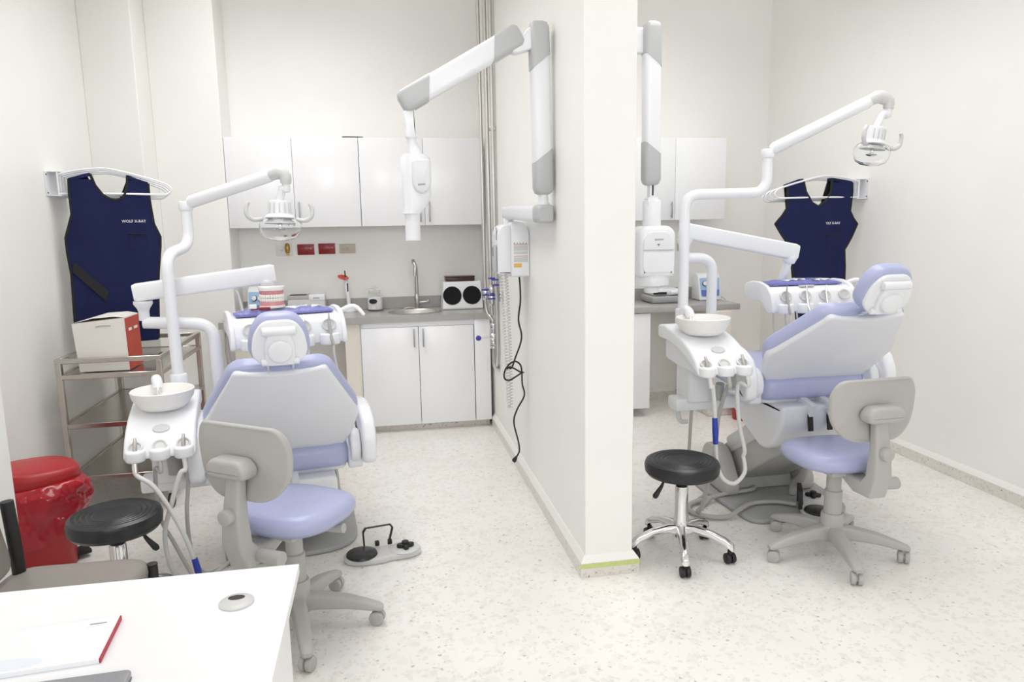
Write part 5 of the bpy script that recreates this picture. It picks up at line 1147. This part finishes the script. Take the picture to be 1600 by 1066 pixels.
def scaler(label, cx, y, rz):
    t = thing('ultrasonic_scaler', label, 'device', (cx, y, Z0), rz, 'ultrasonic scalers')
    P = lambda n, m, mb, par=None, **k: mb.build(n, m, par or t, local=True, **k)
    sd = round_poly([(-0.10, 0.0), (0.09, 0.0), (0.075, 0.21), (0.04, 0.245), (-0.02, 0.24), (-0.055, 0.215)], [0.015, 0.015, 0.03, 0.03, 0.02, 0.02], 3)
    P('case', 'plastic_white', MB().prism(sd, -0.105, 0.105, YZ, 0.012))
    tl = 0.205
    fr_ = lambda a, b, q: (a, -0.10+b*tl-q, b)
    P('front_panel', 'device_blue', MB().prism(round_poly([(-0.088, 0.035), (0.088, 0.035), (0.094, 0.20), (-0.094, 0.20)], 0.012, 3), -0.003, 0.002, fr_))
    P('drip_panel', 'device_darkblue', MB().prism(round_poly([(-0.08, 0.04), (0.08, 0.04), (0.088, 0.095), (-0.088, 0.095)], 0.012, 3), 0.001, 0.004, fr_))
    for u in (-0.048, 0.0, 0.048):
        kn = P('dial', 'plastic_white', MB().prism(circ(u, 0.152, 0.019, 20), 0.004, 0.020, fr_, 0.003))
        P('dial_ring', 'rubber_black', MB().prism(circ(u, 0.150, 0.0235, 20), 0.001, 0.004, fr_), kn)
    P('foot', 'rubber_black', MB().box((0, 0.0, 0.003), (0.19, 0.16, 0.006)))
    return t
scaler('white device with pale blue panel and three dials on the right worktop', 2.915, 6.14, 0.0)
scaler('white device with pale blue panel behind the left dental tray and denture model', -0.94, 6.14, -0.12)
t = thing('handpiece_stand', 'white scaler handpiece leaning in a black holder on the left worktop', 'handpiece', (-1.05, 6.1, Z0))
MB().lathe([(0.035, Z0), (0.036, Z0+0.02), (0.022, Z0+0.045), (0.016, Z0+0.045)], (-1.085, 6.02, 0), 18).build('holder', 'rubber_black', t)
MB().tube([(-1.082, 6.02, Z0+0.03), (-1.092, 6.01, Z0+0.12), (-1.105, 5.99, Z0+0.20), (-1.112, 5.98, Z0+0.225)], [0.012, 0.013, 0.010, 0.004], 12, 3).build('handpiece', 'plastic_white', t)
t = thing('sealing_machine', 'grey and white tabletop machine on the right worktop below the x-ray head', 'device', (2.47, 6.1, Z0))
MB().box((2.47, 6.08, Z0+0.032), (0.30, 0.30, 0.062), 0.02, 3).build('base', 'plastic_midgrey', t)
MB().box((2.48, 6.10, Z0+0.092), (0.27, 0.26, 0.058), 0.022, 3).build('cover', 'plastic_shell', t)
MB().cyl((2.50, 5.965, Z0+0.09), (2.615, 5.965, Z0+0.098), 0.02, n=16, bev=0.004).build('roll', 'plastic_white', t)
MB().box((2.40, 5.955, Z0+0.088), (0.12, 0.02, 0.02), 0.004, 2).build('slot_cover', 'rubber_black', t)
t = thing('device_cable', 'thin grey cable curling on the right worktop', 'cable', (3.02, 6.1, Z0))
MB().tube([(3.026, 6.16, Z0+0.02), (3.034, 6.12, Z0+0.03), (3.036, 6.05, Z0+0.02), (3.03, 5.98, Z0+0.005)], 0.004, 6, 5).build('cable_run', 'hose_grey', t)
t = thing('hanging_cables', 'grey cables hanging below the left end of the long worktop', 'cable', (-1.19, 5.80, 0.3))
for k, (dx, r) in enumerate(((0.0, 0.007), (0.022, 0.006))):
    MB().tube([(-1.185+dx, 5.84, 0.903), (-1.19+dx, 5.82, 0.75), (-1.18+dx*1.5, 5.83, 0.55), (-1.165+dx, 5.85, 0.35), (-1.17, 5.88, 0.01)], r, 8, 5).build('cable_strand', 'hose_grey', t)

# ------------------------------------------------------------------ instruments lying on the dental trays
def wrap(label, TT, cx, cy, w, d, z, seed, rot):
    rnd = random.Random(seed); o = TT((cx, cy, z))
    t = thing('wrapped_tray_cloth', label, 'cloth packet', tuple(o), 0)
    def sheet(hh, grow, amp, folds):
        nx, ny = 26, 12; vs = []; fs = []
        hs = [[rnd.uniform(-1, 1) for _ in range(ny+1)] for _ in range(nx+1)]
        for layer in (0, 1):
            for i in range(nx+1):
                for j in range(ny+1):
                    x = (i/nx-0.5)*w*grow; y = (j/ny-0.5)*d*grow; e = min(i, nx-i, j*2, (ny-j)*2)/3
                    zz = hh*(min(1, 0.35+e*0.5))*(1 if layer else 0)+(hs[i][j]*amp+folds*sin(30*y+9*x) if layer else 0)+0.001
                    vs.append(TT((cx+x, cy+y, z+max(0.0008*layer, zz))))
        S = (nx+1)*(ny+1)
        for i in range(nx):
            for j in range(ny):
                q = [i*(ny+1)+j, (i+1)*(ny+1)+j, (i+1)*(ny+1)+j+1, i*(ny+1)+j+1]; fs += [tuple(q[::-1]), tuple(S+k for k in q)]
        b = [i*(ny+1) for i in range(nx+1)]+[nx*(ny+1)+j for j in range(1, ny+1)]+[i*(ny+1)+ny for i in range(nx-1, -1, -1)]+[j for j in range(ny-1, 0, -1)]
        for k in range(len(b)): a, c = b[k], b[(k+1) % len(b)]; fs.append((a, c, S+c, S+a))
        return MB().add(vs, fs)
    sheet(0.024, 1.0, 0.002, 0.004).build('cloth', 'wrap_blue', t, ang=60)
    sheet(0.031, 1.05, 0.004, 0.002).build('clear_film', 'film_clear', t, ang=15)
    for k in range(5):
        x = rnd.uniform(-0.4, 0.45)*w; y = rnd.uniform(-0.3, 0.4)*d; a = rnd.uniform(0, 3)
        vs = [TT((cx+x+0.035*cos(a+q), cy+y+0.028*sin(a+q), z+0.026+0.008*((k+i) % 2))) for i, q in enumerate((0, 1.6, 3.0, 4.4))]
        vs += [v-V(0, 0, 0.002) for v in vs]
        MB().add(vs, [(0, 1, 2, 3), (7, 6, 5, 4), (0, 1, 5, 4), (1, 2, 6, 5), (2, 3, 7, 6), (3, 0, 4, 7)]).build('film_fold', 'paper', t)
    return t
wrap('blue cloth packet in clear film on the left dental tray under the denture model', TTL, 0.0, 0.014, 0.49, 0.155, 0.003, 1, 0)
wrap('blue cloth packet in clear film on the right dental tray', TTR, 0.0, 0.014, 0.49, 0.155, 0.003, 2, 0)
def denture():
    S_ = 0.84; o = TTL((-0.055, 0.020, 0.036)); t = thing('denture_model', 'pink and white denture model standing on the left dental tray', 'denture model', tuple(o))
    def arch(k, dy=0.0, n=28, w=0.068, dpt=0.075):
        out = []
        for i in range(n+1):
            th = pi*i/n; out.append((w*k*cos(th)*(1.0), -dpt*k*sin(th)**0.8+0.02))
        return out
    def band(prof):   # prof: (k, z) loops of a closed half-arch slab
        lo = []
        for k, z in prof:
            a = arch(k); lo.append([o+V(x, y, z)*S_ for x, y in a]+[o+V(0.068*k*0.9*(-1), 0.045, z)*S_, o+V(0.068*k*0.9, 0.045, z)*S_])
        return MB().loft(lo)
    P = lambda n, m, mb: mb.build(n, m, t, ang=50)
    P('lower_base', 'plaster', band([(1.12, 0.0), (1.15, 0.004), (1.12, 0.014), (1.05, 0.016)]))
    P('lower_gum', 'gum_pink', band([(1.08, 0.012), (1.08, 0.022), (1.0, 0.042), (0.92, 0.044)]))
    P('upper_gum', 'gum_pink', band([(0.92, 0.080), (1.0, 0.082), (1.07, 0.098), (1.08, 0.108)]))
    P('upper_base', 'plaster', band([(1.06, 0.107), (1.12, 0.109), (1.18, 0.128), (1.16, 0.132)]))
    for nm, z, kk in (('lower_teeth', 0.050, 0.985), ('upper_teeth', 0.072, 1.01)):
        mb = MB()
        for i in range(14):
            th = pi*(i+0.5)/14; x = 0.068*kk*cos(th); y = -0.075*kk*sin(th)**0.8+0.022
            mb.ell(o+V(x, y, z)*S_, (0.0078, 0.0066, 0.0118), n=10, m=6)
        ob = P(nm, 'tooth', mb); ob['kind'] = 'stuff'
    P('hinge', 'plaster', MB().bx(o.x-0.025, o.x+0.025, o.y+0.028, o.y+0.042, o.z+0.01, o.z+0.10, 0.004, 2))
denture()
t = thing('toothbrush', 'red and white toothbrush lying on the left dental tray beside the denture model', 'toothbrush', tuple(TTL((-0.15, -0.02, 0.034))))
MB().tube([TTL((-0.17, -0.05, 0.040)), TTL((-0.13, -0.045, 0.040)), TTL((-0.115, -0.05, 0.040)), TTL((-0.075, -0.055, 0.040))], [0.006, 0.005, 0.007, 0.006], 8, 3).build('handle', 'plate_red', t)
MB().box(TTL((-0.158, -0.05, 0.053)), (0.036, 0.016, 0.022), 0.003, 2).build('bristles', 'plaster', t)
